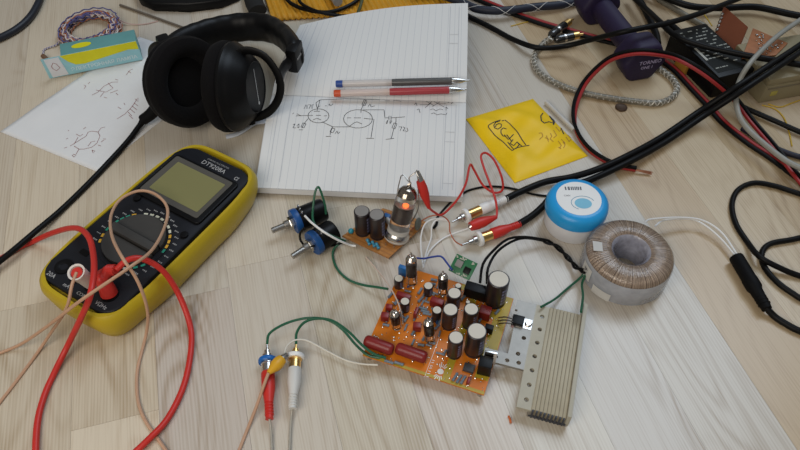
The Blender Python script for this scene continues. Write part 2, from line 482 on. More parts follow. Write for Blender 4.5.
# ------------------------------------------------------------------ notebook
NBP = dict(nl=at(254.5, 187.5, 11), nr=at(463, 197, 11), sl=at(272, 95, 17), sr=at(466, 103, 17), fl=at(300, 25, 14), fr=at(468, 3, 46))
def near_page(u, v):                          # v: 0 at the near edge, 1 at the spine
    a = NBP['nl'].lerp(NBP['nr'], u); b = NBP['sl'].lerp(NBP['sr'], u)
    p = a.lerp(b, v)
    return p + Vector((0, 0, 5.0 * math.sin(math.pi * v ** 1.8)))
def far_page(u, v):                           # v: 0 at the spine, 1 at the far edge
    a = NBP['sl'].lerp(NBP['sr'], u) + Vector((0, 0.6, 0)); b = NBP['fl'].lerp(NBP['fr'], u)
    b = b + Vector((0, 6 * math.sin(math.pi * u), 4 * math.sin(math.pi * u)))
    p = a.lerp(b, v)
    return p + Vector((0, 0, 8.0 * math.sin(math.pi * v ** 0.6)))
def page_mat():
    m = bpy.data.materials.new('ruled_paper'); m.use_nodes = True
    N = m.node_tree.nodes; L = m.node_tree.links; b = N['Principled BSDF']
    uv = N.new('ShaderNodeUVMap'); sp = N.new('ShaderNodeSeparateXYZ'); L.new(uv.outputs[0], sp.inputs[0])
    def mth(op, a, c):
        n = N.new('ShaderNodeMath'); n.operation = op; L.new(a, n.inputs[0]); n.inputs[1].default_value = c; return n.outputs[0]
    f = mth('FRACT', mth('MULTIPLY', sp.outputs[0], 27.0), 0)
    ln = mth('LESS_THAN', f, 0.085)
    mx = N.new('ShaderNodeMix'); mx.data_type = 'RGBA'
    mx.inputs[6].default_value = (0.74, 0.74, 0.73, 1); mx.inputs[7].default_value = (0.62, 0.63, 0.64, 1)
    L.new(ln, mx.inputs[0]); L.new(mx.outputs[2], b.inputs['Base Color'])
    b.inputs['Roughness'].default_value = 0.75; b.inputs['Specular IOR Level'].default_value = 0.2
    return m
def notebook():
    c = (NBP['sl'] + NBP['sr']) / 2; c = Vector((c.x, c.y, 0))
    t = thing('notebook', 'open ruled notebook with hand-drawn circuit on its near page', 'notebook', c)
    PM = page_mat(); edge = mat('page_edges', (0.70, 0.71, 0.73), 0.8, var=0.08)
    for nm, fn, zb in (('near_page', near_page, 3.1), ('far_page', far_page, 3.1)):
        m = MB(); V = m.grid(fn, 28, 18)
        m.build(nm, PM, t, org=c)
        m = MB()                               # the block of leaves underneath
        rim = [(i / 28, 0) for i in range(28)] + [(1, j / 18) for j in range(18)] + [(1 - i / 28, 1) for i in range(28)] + [(0, 1 - j / 18) for j in range(18)]
        T = []; Bt = []
        for u, v in rim:
            p = fn(u, v); T.append(m.v(p - Vector((0, 0, 0.25))))
            low = zb
            if fn is far_page: low = max(zb, p.z - 13)
            Bt.append(m.v((p.x, p.y, low)))
        k = len(rim)
        for i in range(k): m.f([T[i], T[(i + 1) % k], Bt[(i + 1) % k], Bt[i]])
        m.f(Bt[::-1])
        m.build('leaves', edge, t, org=c)
    cov = [at(260, 193, 1), at(459, 202, 1), at(460, 106, 1), at(279, 98, 1)]
    MB().prism([(p.x, p.y) for p in cov], 2.5, 3.2, 0.2).build('cover', mat('notebook_cover', (0.10, 0.16, 0.30), 0.5), t, org=c)
    # pixel -> page coordinates
    def uv(px, py, fn):
        u = v = 0.5
        for _ in range(14):
            a = proj(fn(u, v)); e = 1e-3
            b = proj(fn(u + e, v)); d = proj(fn(u, v + e))
            j = ((b[0] - a[0]) / e, (d[0] - a[0]) / e, (b[1] - a[1]) / e, (d[1] - a[1]) / e)
            det = j[0] * j[3] - j[1] * j[2]
            rx, ry = px - a[0], py - a[1]
            u = min(1, max(0, u + (rx * j[3] - ry * j[1]) / det)); v = min(1, max(0, v + (j[0] * ry - j[2] * rx) / det))
        return u, v
    def stroke(m, pts, w=0.55, fn=near_page):
        uvs = [uv(*p, fn) for p in pts]; P = []
        for (a, b), (c2, d) in zip(uvs, uvs[1:]):
            for k in range(4): P.append(fn(a + (c2 - a) * k / 4, b + (d - b) * k / 4) + Vector((0, 0, 0.35)))
        P.append(fn(*uvs[-1]) + Vector((0, 0, 0.35)))
        m.ribbon(P, w)
    m = MB()
    def ell(cx, cy, rx, ry, w=0.55): stroke(m, [(cx + rx * math.cos(k * .35), cy + ry * math.sin(k * .35)) for k in range(19)], w)
    ell(318.5, 116, 10.5, 7); ell(358, 119, 14.5, 9.2)
    for s in ([(296, 116), (313, 115.5)], [(316, 115.5), (321, 115.5)], [(324, 116), (327, 116)], [(313, 120), (317, 118.5), (321, 120)], [(314, 111.5), (320, 111.5)], [(317, 111), (319, 104), (320, 100)],
              [(320, 100), (345, 99), (380, 100)], [(308, 119), (304, 124), (302, 128)], [(303, 123), (306, 124), (304, 128), (301, 127), (303, 123)], [(299, 130), (303, 130)],
              [(322, 122), (333, 127), (349, 127), (354, 123), (357, 122), (362, 124)], [(333, 127), (331, 131), (330, 135)], [(332, 128), (335, 129), (333, 133), (330, 132), (332, 128)], [(326, 136.5), (331, 136.5)],
              [(347, 118), (351, 118)], [(354, 118), (361, 118)], [(364, 118.5), (374, 119.5), (371, 138)], [(366, 138.5), (374, 138.5)], [(361, 113), (361, 110), (364, 104), (366, 100)],
              [(362, 105), (365, 106), (367, 101), (364, 100), (362, 105)], [(363, 110), (384, 110), (385, 118), (389, 118)], [(389, 116), (389, 120)], [(391, 116), (391, 120)], [(391, 118), (405, 117)],
              [(396, 118), (396, 122), (394, 128), (392, 136), (391, 139)], [(394, 123), (397, 124), (395, 129), (392, 128), (394, 123)], [(386, 139.5), (394, 138.5)], [(320, 106), (317, 108), (316, 103), (320, 100)]):
        stroke(m, s)
    # scribbled values and notes
    for s in ([(304, 109), (306, 105)], [(307, 109), (307, 105)], [(308, 105), (311, 105), (309, 109)], [(312, 109), (312, 105), (314, 105)], [(325, 106), (327, 106)], [(329, 106), (329, 104), (331, 106), (333, 104)],
              [(292.5, 114), (294, 113)], [(297, 114), (301, 116)], [(293, 125), (295, 124), (293, 128), (296, 128)], [(297, 126), (299, 124), (299, 128), (297, 127)],
              [(335, 134), (337, 131), (338, 134), (340, 132)], [(368, 107), (370, 104), (371, 107), (375, 106)], [(386, 123), (388, 120), (387, 124), (386, 123)], [(390, 121), (390, 124), (392, 121), (390, 121)],
              [(399, 127), (402, 127), (400, 131)], [(403, 127), (405, 128), (403, 131), (406, 131)], [(407, 128), (408, 131), (406, 132)], [(385, 101), (390, 101)], [(393, 101), (396, 100.5), (401, 101.5)],
              [(414, 105), (416, 103), (417, 106)], [(417, 110), (419, 109), (420, 113)], [(420, 105), (428, 105), (432, 101)], [(426, 101), (434, 106)], [(432, 107), (440, 102)], [(434, 101), (444, 107)], [(438, 104), (446, 104)], [(425, 108), (431, 103)], [(448, 103), (449, 101)], [(451, 104), (453, 101)],
              [(430, 110), (433, 109), (436, 111), (440, 109), (443, 110)], [(446, 111), (446, 107), (448, 109)], [(431, 114), (434, 113), (437, 115), (441, 114), (446, 115), (447, 113)]):
        stroke(m, s, 0.5)
    m.build('ink_drawing', M_ink, t, org=c, smooth=False, fix=False)
    for fn in (near_page, far_page):           # printed margin frames
        m = MB()
        for u in (0.055, 0.115, 0.90, 0.95):
            m.ribbon([fn(u, 0.06 + 0.90 * k / 12) + Vector((0, 0, .3)) for k in range(13)], 0.6)
        for u0, u1, v in ((0.90, 0.95, 0.52), (0.90, 0.95, 0.12), (0.90, .95, 0.62)):
            m.ribbon([fn(u0, v) + Vector((0, 0, .3)), fn(u1, v) + Vector((0, 0, .3))], 0.6)
        m.build('margin_lines', mat('grey_print', (0.55, 0.56, 0.58), 0.8), t, org=c, smooth=False, fix=False)['kind'] = 'stuff'
notebook()

def pen(name, label, a, b, cap, barrel, grip, ring):
    A = at(*a); B = at(*b); d = (B - A).normalized(); L = (B - A).length
    o0 = (A + B) / 2
    t = thing(name, label, 'pen', o0)
    q = lambda f: A + d * (L * f)
    MB().lathe([(0, 0), (3.6, 0), (4.0, 1), (4.0, L * .05), (3.2, L * .055)], 14, A, d).build('end_plug', cap, t, org=o0)
    MB().lathe([(3.7, L * .05), (3.9, L * .07), (3.9, L * .40), (3.7, L * .42), (0, L * .42)], 14, A, d).build('barrel', barrel, t, org=o0)
    MB().lathe([(3.5, L * .38), (3.5, L * .43), (0, L * .43)], 14, A, d).build('ring', ring, t, org=o0)
    MB().lathe([(3.9, L * .42), (4.1, L * .46), (4.1, L * .86), (3.8, L * .88), (0, L * .88)], 14, A, d).build('grip', grip, t, org=o0)
    MB().lathe([(4.0, L * .86), (4.0, L * .88), (2.6, L * .94), (1.1, L * .965), (0.7, L), (0, L)], 14, A, d).build('tip', M_steel, t, org=o0)
clearp = mat('frosted_barrel', (0.72, 0.68, 0.66), 0.22, var=0.05, alpha=0.72)
pen('ballpoint_pen', 'clear pen with blue end and dark grip lying along the notebook fold', (336, 84, 29), (470, 80.5, 37), mat('blue_cap', (0.03, 0.08, 0.32), .4), clearp, mat('dark_ink_grip', (0.10, 0.10, 0.10), .25), M_ink)
pen('ballpoint_pen', 'clear pen with red end and red grip lying along the notebook fold', (334, 93.5, 27), (467, 89.5, 32.5), mat('orange_red_cap', (0.62, 0.09, 0.03), .4), mat('frosted_barrel_pink', (0.74, 0.62, 0.58), 0.22, var=0.05, alpha=0.75), mat('red_grip', (0.40, 0.05, 0.06), .25), mat('amber_ring', (0.75, 0.33, 0.02), .35))

# ------------------------------------------------------------------ headphones
def headphones():
    CL = at(184, 82, 51); CR = at(234, 87, 51)
    fL = Vector((.75, -.51, .33)).normalized(); sR = Vector((.95, -.14, .10)).normalized()
    o0 = Vector(((CL.x + CR.x) / 2, CL.y, 0))
    t = thing('headphones', 'black over-ear studio headphones lying on the floor beside the notebook', 'headphones', o0)
    velour = mat('black_velour', (0.005, 0.0045, 0.005), 0.95, var=0.3, scale=500, bump=0.5, sheen=0.02, spec=0.15)
    leather = mat('black_leatherette', (0.004, 0.004, 0.0045), 0.42, var=0.3, scale=120, bump=0.3, spec=0.25)
    shellm = mat('black_shell', (0.004, 0.004, 0.0045), 0.38, var=0.3, spec=0.22)
    for C, ax in ((CL, -fL), (CR, sR)):       # ax points out of the ear
        cup = MB().lathe([(45, -2), (46.5, 0), (47, 3), (45, 6), (44, 7), (43, 9), (40, 13), (33, 20), (29, 24), (27, 25), (26, 24), (0, 24)], 40, C, ax).build('ear_cup', shellm, t, org=o0)
        MB().lathe([(45, -1), (47.5, -4), (48, -9), (45.5, -15), (40, -18), (33, -17), (28, -13), (26, -7), (26, -4)], 40, C, ax).build('ear_pad', velour, t, org=o0)
        MB().lathe([(27, -4.5), (15, -6), (0, -6.5)], 32, C, ax).build('driver_cloth', velour, t, org=o0)
        up = Vector((0.0, 0.35, 1)) if C is CR else Vector((0, .2, 1))
        tv = (up - ax * up.dot(ax)).normalized()
        Y = [C + ax * a + tv * b for a, b in ((10, 37), (24, 39), (39, 33), (49, 18), (52, 3), (47, -13), (36, -26), (22, -33), (10, -35))]
        MB().tube(Y, 3.4, 10, 6, flat=(0.7, 1.4)).build('yoke', shellm, t, org=o0)
        for s in (-1, 1):
            MB().cyl(C + ax * 12 + tv * s * 34, C + ax * 12 + tv * s * 41, 5, 5, 14).build('pivot', shellm, t, org=o0)
        if C is CR:
            blk = at(295, 56, 56)
            MB().tube([C + ax * 51 + tv * 6, at(283, 69, 56), at(291, 61, 56)], lambda q: 6.0, 10, 5, flat=(.6, 1.2)).build('stem', shellm, t, org=o0)
            x = Vector((.28, .96, 0)).normalized()
            MB(Matrix.Translation(blk) @ Matrix.Rotation(-R(14), 4, 'Z')).box((0, 0, 0), (13, 24, 30), 4).build('slider_block', shellm, t, org=o0)
            m = MB(Matrix.Translation(blk) @ Matrix.Rotation(-R(14), 4, 'Z'))
            for k in range(7): m.box((6.55, -8 + 2.4 * k, 3), (0.3, 1.2, 2.5))
            m.build('block_print', mat('print_grey', (.4, .4, .4), .5), t, org=o0, smooth=False)
            # white line mark on the outer shell
            f0 = C + ax * 24.4
            side = ax.cross(tv)
            m = MB(); a = f0 + tv * 19 - side * 2; b = f0 - tv * 18 - side * 2
            m.ribbon([a, b], 1.1, ax); m.lathe([(0, .2), (1.8, .2), (1.8, 0)], 10, b, ax)
            m.build('line_mark', M_print, t, org=o0, smooth=False, fix=False)
        else:
            blk = at(168, 52, 42)
            MB().tube([C + ax * 51 + tv * 6, at(168, 55, 46), blk], lambda q: 6.0, 10, 5, flat=(.6, 1.2)).build('stem', shellm, t, org=o0)
            MB(Matrix.Translation(blk) @ Matrix.Rotation(R(30), 4, 'Z')).box((0, 0, 0), (15, 30, 32), 4).build('slider_block', shellm, t, org=o0)
    band = [at(167, 55, 42), at(176, 47, 38), at(190, 40, 34), at(214, 32, 29), at(244, 27, 27), at(270, 29, 32), at(286, 39, 45), at(294, 50, 55), at(295, 56, 56)]
    MB().tube(band, lambda q: 15 + 0.25 * math.sin(q * 95) * (0.25 < q < 0.8) - 2.5 * abs(2 * q - 1) ** 4, 16, 14, flat=(0.72, 1.2)).build('headband', leather, t, org=o0)
    # cable boot and cable
    bt = at(152, 113, 17)
    MB().tube([at(160, 102, 28), bt, at(143, 120, 9)], lambda q: 7 - 1.0 * q, 12, 5).tube([at(145, 118, 10), at(140, 125, 7)], lambda q: 4.2 - 1.2 * q, 10, 4).build('cable_boot', M_rub, t, org=o0)
    MB().tube(W([(140, 125, 7), (128, 141, 4), (108, 163, 3.6), (85, 187, 3.2), (60, 211, 4), (35, 232, 9.5), (15, 249, 12), (0, 261, 11.5), (-25, 280, 9), (-60, 305, 4)]), 2.9, 10).build('cable', M_cable, t, org=o0)
headphones()

# ------------------------------------------------------------------ sheet of paper, tube box, wire coil
def paper():
    A = at(0, 132); B = at(97, 172); D = at(139, 37)
    ex = (B - A); ey = (D - A)
    t = thing('paper_sheet', 'loose white sheet with reddish pen sketches under the headphones', 'paper', (A + B) / 2)
    o0 = Vector((A + B) / 2)
    def fn(u, v):
        p = A + ex * u + ey * v
        lift = 2.2 * math.exp(-((u - .12) ** 2 + (v - .25) ** 2) / .012) * (1 if u < .5 else 0) + 1.2 * math.sin(5 * u + 3 * v) ** 2 * v * (1 - v)
        return Vector((p.x, p.y, 0.4 + max(0, lift)))
    m = MB(); m.grid(fn, 26, 34)
    o = m.build('sheet', mat('white_paper', (0.72, 0.72, 0.72), .8, var=.03), t, org=o0)
    sd = o.modifiers.new('thick', 'SOLIDIFY'); sd.thickness = 0.0002; sd.offset = -1
    iv = Matrix(((ex.x, ey.x), (ex.y, ey.y))).inverted()
    m = MB()
    def st(pts):
        P = []
        for x, y in pts:
            q = at(x, y, .8); w = iv @ Vector((q.x - A.x, q.y - A.y)); p = fn(w.x, w.y); P.append(p + Vector((0, 0, .35)))
        m.ribbon(P, 0.5)
    for s in ([(70, 146), (78, 141), (86, 136), (88, 132), (92, 131), (98, 132), (100, 136), (97, 143), (92, 147), (84, 149), (79, 149), (74, 146)], [(79, 149), (76, 154)], [(73, 154), (76, 155), (74, 157), (72, 155)],
              [(76, 134), (80, 136), (83, 134)], [(74, 144), (78, 137)], [(64, 148), (67, 147)], [(68, 138), (66, 139)], [(68, 131), (69, 130)], [(98, 132), (101, 128), (105, 127)], [(92, 150), (95, 151), (93, 153), (92, 150)],
              [(98, 145), (101, 146)], [(101, 142), (104, 140)], [(83, 129), (86, 127)], [(88, 146), (91, 142), (95, 141)], [(103, 139), (106, 139)],
              [(92, 95), (98, 92), (104, 86), (112, 82), (118, 82)], [(96, 90), (106, 92), (113, 88), (108, 83)], [(100, 97), (104, 92)], [(110, 93), (118, 90)], [(84, 89), (86, 86), (84, 85)], [(88, 84), (90, 82)], [(104, 97), (107, 98)], [(118, 95), (116, 93)], [(115, 79), (118, 80)],
              [(117, 119), (125, 114), (131, 108), (134, 104), (137, 99)], [(128, 112), (132, 116)], [(130, 109), (135, 113)], [(132, 106), (137, 110)], [(134, 103), (138, 106)], [(135, 99), (138, 102), (138, 98)], [(133, 119), (129, 115)], [(118, 107), (121, 109)], [(124, 103), (125, 105)],
              [(126, 75), (130, 70), (133, 69)], [(128, 71), (131, 73)]):
        st(s)
    m.build('pen_sketches', M_redink, t, org=o0, smooth=False, fix=False)
paper()

def tube_box():
    a = at(50, 79, 0.8); b = at(143, 60, 0.8)
    d = b - a; L = math.hypot(d.x, d.y); rz = math.atan2(d.y, d.x)
    t = thing('cardboard_box', 'small teal, yellow and pale blue box with an open white end flap', 'box', (a.x, a.y, 1.6), rz)
    teal = mat('teal_card', (0.12, 0.31, 0.31), .5); ylw = mat('yellow_card', (0.70, 0.66, 0.005), .45); blu = mat('pale_blue_card', (0.30, 0.58, 0.66), .5); wht = mat('white_card', (.68, .70, .75), .6)
    H = 27; Dp = 24; fl = 22
    MB().box((fl + (L - fl) / 2, Dp / 2 + .2, H / 2), (L - fl, Dp, H), .4).build('carton', teal, t)
    MB().box((L / 2, -.15, H / 2), (L, .5, H)).build('front_panel', blu, t)
    m = MB()
    poly = [(fl - 1, H), (L - .5, H), (L - .5, 16), (L - 12, 18), (fl + 22, 11), (fl + 12, 12), (fl + 5, 18)]
    m.M = Matrix.Rotation(R(90), 4, 'X')
    m.prism(poly, .45, .75).build('yellow_panel', ylw, t, smooth=False)
    m = MB(Matrix.Rotation(R(90), 4, 'X')); m.prism([(4, 1), (fl, 1), (fl - 3, H - 1), (3, H - 1)], .45, .7).build('end_flap', wht, t, smooth=False)
    m = MB(); m.ribbon([Vector((8, -.85, 16)), Vector((11, -.85, 20)), Vector((14, -.85, 18)), Vector((16, -.85, 12)), Vector((11, -.85, 9)), Vector((8, -.85, 13)), Vector((8, -.85, 16))], .7, (0, 1, 0)); m.build('flap_sketch', M_redink, t, smooth=False, fix=False)
    m = MB(); m.lathe([(9, 0), (9, .3), (0, .3)], 24, (0, 0, 0), (0, 0, 1))
    for v in m.bm.verts: v.co = Vector((v.co.x * 1.25 + fl + 24, v.co.y * .55 + 13, v.co.z + H + .1))
    m.build('oval_logo', ylw, t, smooth=False)
    text('ЭЛЕКТРОННАЯ ЛАМПА', 6.6, mat('faint_white', (.62, .74, .78), .6), t, Matrix.Translation((L * .6, -.5, 6)) @ Matrix.Rotation(R(90), 4, 'X'), bold=.1)
tube_box()

def coil():
    c = at(92, 34, 0)
    t = thing('wire_coil', 'coil of thin twisted white, red and blue wire beside the tube box', 'wire coil', c)
    cols = [mat('strand_white', (.62, .56, .54), .5), mat('strand_red', (.36, .13, .06), .5), mat('strand_blue', (.09, .09, .24), .5), mat('strand_pink', (.52, .36, .33), .5)]
    rr = random.Random(11)
    for k in range(32):
        pts = []
        r0 = rr.uniform(27, 36.5); z0 = rr.uniform(2, 13); ph = rr.uniform(0, 6.28); tw = rr.choice((13, 16, 19))
        for i in range(97):
            a = 2 * math.pi * i / 96 * 1.04 + ph
            r = r0 + 1.2 * math.sin(tw * a + ph) + 2.2 * math.sin(2 * a + ph); z = max(1, z0 + 1.3 * math.cos(tw * a))
            pts.append(Vector((r * math.cos(a) * 1.0, r * math.sin(a), z)))
        MB().tube(pts, .8, 5, 1, smooth=False).build('strand', cols[k % 4], t)
    for j in range(2):                          # loose twisted end
        P = [at(62, 36, 5), at(57, 44, 3), at(50, 47, 2), at(44, 50, 1.2), at(43, 56, 1.2)]
        Q = [p + Vector((math.cos(i * 3.1 + j * 3.14), math.sin(i * 3.1 + j * 3.14), 0)) * .9 for i, p in enumerate(smooth_path(P, 5))]
        MB().tube(Q, .8, 5, 3).build('tail', cols[j * 2], t, org=c)
    P = [at(119, 20, 5), at(130, 24, 2), at(145, 24, 1), at(158, 21, 1)]
    MB().tube(P, .7, 5, 8).build('tail', cols[3], t, org=c)
    MB().cyl(at(43, 56, 3), at(48, 60, 3), 3, 2.4, 10).build('end_cap', mat('brown_cap', (.16, .09, .05), .6), t, org=c)
coil()

# ------------------------------------------------------------------ main amplifier board
PCB_Z = 9.0
PC = Vector((34.5, 302.5, 0)); PRZ = -R(20)
def pl(px, py, z):
    q = at(px, py, z) - PC
    return Vector((q.x * math.cos(-PRZ) - q.y * math.sin(-PRZ), q.x * math.sin(-PRZ) + q.y * math.cos(-PRZ), z))
M_can = mat('capacitor_sleeve', (0.022, 0.016, 0.018), 0.32, var=0.3)
M_cap = mat('capacitor_top', (0.58, 0.54, 0.46), 0.4, var=0.06)
M_mark = mat('capacitor_print', (0.24, 0.25, 0.42), 0.5)
M_brick = mat('dark_red_epoxy', (0.20, 0.014, 0.012), 0.35, var=0.15)
M_resb = mat('resistor_blue_grey', (0.16, 0.20, 0.24), 0.45, var=0.4, scale=900)
M_glass = mat('tube_glass', (0.92, 0.90, 0.88), 0.03, trans=1.0, var=0.0)
M_anode = mat('tube_anode', (0.10, 0.09, 0.085), 0.4, 0.8, var=0.3)
M_getter = mat('getter_mirror', (0.75, 0.70, 0.64), 0.12, 1.0, var=0.2)
M_glow = mat('heater_glow', (0.6, 0.10, 0.03), .5, emit=(1.0, 0.16, 0.04, 2.2))
M_orange = mat('orange_solder_mask', (0.60, 0.165, 0.006), 0.35, var=0.14, scale=90)
def electrolytic(parent, x, y, z, r, h, stripe=True, top=None):
    b = MB().lathe([(0, 0), (r, 0), (r, h * .06), (r * .95, h * .09), (r, h * .12), (r, h - .5), (r * .93, h), (r * .8, h), (r * .8, h - .3)], 22, (x, y, z)).build('capacitor', M_can, parent)
    MB().lathe([(r * .86, 0), (r * .86, .25), (0, .3)], 22, (x, y, z + h - .05)).build('capacitor_top', top or M_cap, b)
    if stripe and r > 4:
        m = MB()
        for k in range(5):
            for a in (-.9, -.62):
                p = Vector((math.cos(a), math.sin(a), 0)); q = Vector((math.cos(a + .22), math.sin(a + .22), 0))
                z0 = z + h * (.18 + .14 * k); z1 = z0 + h * .08
                m.f([m.v((x + p.x * (r + .12), y + p.y * (r + .12), z0)), m.v((x + q.x * (r + .12), y + q.y * (r + .12), z0)), m.v((x + q.x * (r + .12), y + q.y * (r + .12), z1)), m.v((x + p.x * (r + .12), y + p.y * (r + .12), z1))])
        tag(m.build('capacitor_print', M_mark, b, smooth=False, fix=False), kind='stuff')
    return b
def small_tube(parent, bx, tx, r, glow=False):
    bx = Vector(bx); tx = Vector(tx); d = tx - bx; L = d.length
    g = MB().lathe([(0, 0), (r * .8, .3), (r, r * .4), (r, L - r * .9), (r * .72, L - r * .3), (r * .3, L), (r * .12, L + r * .5), (0, L + r * .6)], 20, bx, d).build('vacuum_tube', M_glass, parent)
    MB().lathe([(0, L * .30), (r * .62, L * .30), (r * .62, L * .68), (0, L * .68)], 14, bx, d).build('anode', M_anode, g)
    MB().lathe([(r * .93, L - r * 1.0), (r * .68, L - r * .4), (r * .28, L - r * .12), (0, L - r * .1)], 20, bx, d).build('getter', M_getter, g)
    m = MB()
    x = d.orthogonal().normalized(); y = d.normalized().cross(x)
    m.cyl(bx - d.normalized() * 3 + x * .5 * r, bx + d * .3 + x * .4 * r, .35, .35, 6)
    m.build('pin', M_tin, g)
    MB().cyl(bx - d.normalized() * 3 - x * .5 * r, bx + d * .3 - x * .4 * r, .35, .35, 6).build('pin', M_tin, g)
    if glow: MB().ball(bx + d * .62 + y * r * .3, r * .28, 8).build('heater', M_glow, g)
    return g
def main_board():
    t = thing('amplifier_board', 'orange circuit board crowded with capacitors, small tubes and red film capacitors', 'circuit board', (PC.x, PC.y, 0), PRZ)
    z0 = PCB_Z; zt = z0 + 1.6
    MB().box((0, 0, z0 + .8), (104, 97, 1.6), .3).build('board', M_orange, t)
    ylw = mat('bare_laminate', (0.42, 0.30, 0.02), 0.4, var=0.2, scale=120)
    # bare yellow laminate strips between the orange panels
    for j_, (c, s) in enumerate((((19, 0, zt + .05), (6, 96, .12)), ((46, 6, zt + .05), (11, 84, .12)), ((0, -47, zt + .06), (103, 2.6, .12)), ((27, 45, zt + .05), (44, 6, .12)), ((34, 26, zt + .05), (26, 7, .12)))):
        MB().box((c[0], c[1], c[2] + .03 * j_), s).build('bare_strip', ylw, t, smooth=False)
    for x, y in ((-48, -44), (48, -44), (-48, 44), (48, 44)):
        MB().cyl((x, y, 0), (x, y, z0), 2.2, 2.2, 10).build('standoff', M_tin, t)
    # electrolytics: (pixel of the top, radius, height)
    for px, py, r, h in ((398.7, 278.3, 4.1, 12), (428.4, 285.7, 4.1, 12), (405, 301.3, 4.1, 13), (437, 310, 4.0, 14), (454.4, 293, 6, 19), (450.5, 309.5, 6.4, 24), (471.4, 309, 6.2, 24), (458.3, 285.7, 2.8, 15), (468, 302, 1.9, 10), (456, 337.4, 6.2, 26), (477, 331, 8.0, 31)):
        p = pl(px, py, zt + h); electrolytic(t, p.x, p.y, zt, r, h)
    p = pl(499, 279, zt + 33); electrolytic(t, p.x, p.y, zt, 9.2, 33)
    for b, tp, r, gl in (((412, 284), (411, 255), 5.0, True), ((443, 294), (443, 273), 4.4, False), ((397, 328), (394, 311), 4.2, False), ((430, 341), (428, 319), 4.4, False)):
        q = pl(b[0], b[1], zt + 3); h = 34 if gl else 24
        e = pl(tp[0], tp[1], zt + h)
        small_tube(t, q, e, r, gl)
    # film capacitors lying on the board
    for (a, b) in (((364.5, 340), (393.5, 350.5)), ((396, 347.5), (427, 358.5))):
        A = pl(*a, zt + 5.5); B = pl(*b, zt + 5.5); d = B - A; L = d.length
        MB().lathe([(0, 0), (3.4, .3), (4.8, 1.6), (5.2, 3.5), (5.2, L - 3.5), (4.8, L - 1.6), (3.4, L - .3), (0, L)], 20, A, d).build('film_capacitor', M_brick, t)
    for px, py, sx, sy, h, a in ((403.5, 297, 13, 5, 8, -2), (437, 303, 12, 6, 9, -4), (389, 308, 6, 5, 7, 10), (385, 317, 7, 6, 8, 12), (416, 313, 3, 8, 8, 0), (417, 327, 7, 6, 8, 16), (485, 313, 10, 9, 11, 0), (468.5, 381, 2.6, 6, 4, 0)):
        p = pl(px, py, zt + h * .5); MB().box((p.x, p.y, zt + h / 2), (sx, sy, h), min(1.2, sx * .3), R(a)).build('film_capacitor', M_brick, t)
    # resistors lying flat with bands and leads
    for px, py, a, ln in ((390.5, 295, 75, 7), (396, 302, 70, 6), (420, 291, 80, 7), (421, 299, 72, 8), (423, 308.5, 5, 8), (425, 311.5, 5, 8), (427, 314, 5, 8), (432, 284, 10, 7), (434, 280, 5, 6), (406, 319, 80, 7), (386, 325, 5, 6), (401, 314, 80, 5), (389, 362, 0, 8), (399, 363.5, 0, 8), (455, 377, 78, 8), (459, 379, 78, 8), (463, 380, 78, 8), (424, 338, 80, 6), (432, 343, 5, 6), (437, 327, 70, 6), (421, 345, 10, 6), (413, 333, 80, 5), (463, 298, 70, 6), (480, 320, 75, 5), (497, 312, 70, 6)):
        p = pl(px, py, zt + 1.4); c, s_ = math.cos(R(a)), math.sin(R(a)); d = Vector((c, s_, 0))
        A = Vector((p.x, p.y, zt + 1.5)) - d * ln / 2; B = A + d * ln
        MB().lathe([(0, 0), (1.2, .2), (1.4, 1), (1.1, 1.8), (1.1, ln - 1.8), (1.4, ln - 1), (1.2, ln - .2), (0, ln)], 8, A, d).build('resistor', M_resb, t)
    m = MB(); rr = random.Random(4)             # solder joints and pads
    for k in range(330):
        x = rr.uniform(-50, 50); y = rr.uniform(-46, 46)
        m.lathe([(rr.uniform(.5, 1.1), 0), (.3, .6), (0, .7)], 6, (x, y, zt))
    tag(m.build('solder_joints', M_steel, t), kind='stuff')
    for k in range(34):                         # further small resistors among the larger parts
        x = rr.uniform(-48, 12); y = rr.uniform(-28, 44); a = rr.choice((0, 90)) + rr.uniform(-4, 4)
        d = Vector((math.cos(R(a)), math.sin(R(a)), 0)); ln = rr.uniform(4.5, 6.5); A = Vector((x, y, zt + 1.2)) - d * ln / 2
        MB().lathe([(0, 0), (.9, .2), (1.05, .8), (.85, 1.4), (.85, ln - 1.4), (1.05, ln - .8), (.9, ln - .2), (0, ln)], 7, A, d).build('resistor', M_resb, t)
    # screw terminal block and rectifier
    p = pl(477.5, 293, zt + 5); tb = MB().box((p.x, p.y, zt + 6.5), (23, 9, 13), .6, -R(0)).build('terminal_block', M_black, t)
    # power transistors at the board edge
    p = pl(485, 366, zt + 8)
    q = MB().box((p.x, p.y, zt + 8), (11, 10, 15), .6, R(6)).build('power_transistor', M_black, t)
    MB().box((p.x + 2, p.y + 7, zt + 11), (10, 1.5, 18), .2, R(6)).build('metal_tab', M_steel, q)
    p = pl(489, 329, zt + 4); MB().box((p.x, p.y, zt + 4), (7, 5, 8), .5).build('regulator', M_black, t)
    p = pl(469, 368, zt + 2); MB().box((p.x, p.y, zt + 1.6), (9, 7, 3.2), .4).build('chip', mat('chip_grey', (.05, .05, .055), .4), t)
    for px, py, rr_ in ((437, 322, 2.0), (408, 286, 1.6), (432, 318, 1.8)):
        p = pl(px, py, zt + 3); MB().ball((p.x, p.y, zt + 2.4), rr_, 10, (1, 0, 0), .5).build('ceramic_disc', mat('ceramic_blue', (.03, .09, .22), .4), t)
    p = pl(403, 270, zt + 9); MB().box((p.x, p.y, zt + 8), (8, 4, 12), .8, R(-4)).build('trimmer', mat('trimmer_blue', (0.02, 0.13, 0.36), .35), t)
    # white printed emblem with radiating strokes, line marks beside it
    m = MB(); z = zt + .2; p = pl(440.5, 371.5, z)
    m.lathe([(2.6, 0), (0, .02)], 12, (p.x, p.y, z))
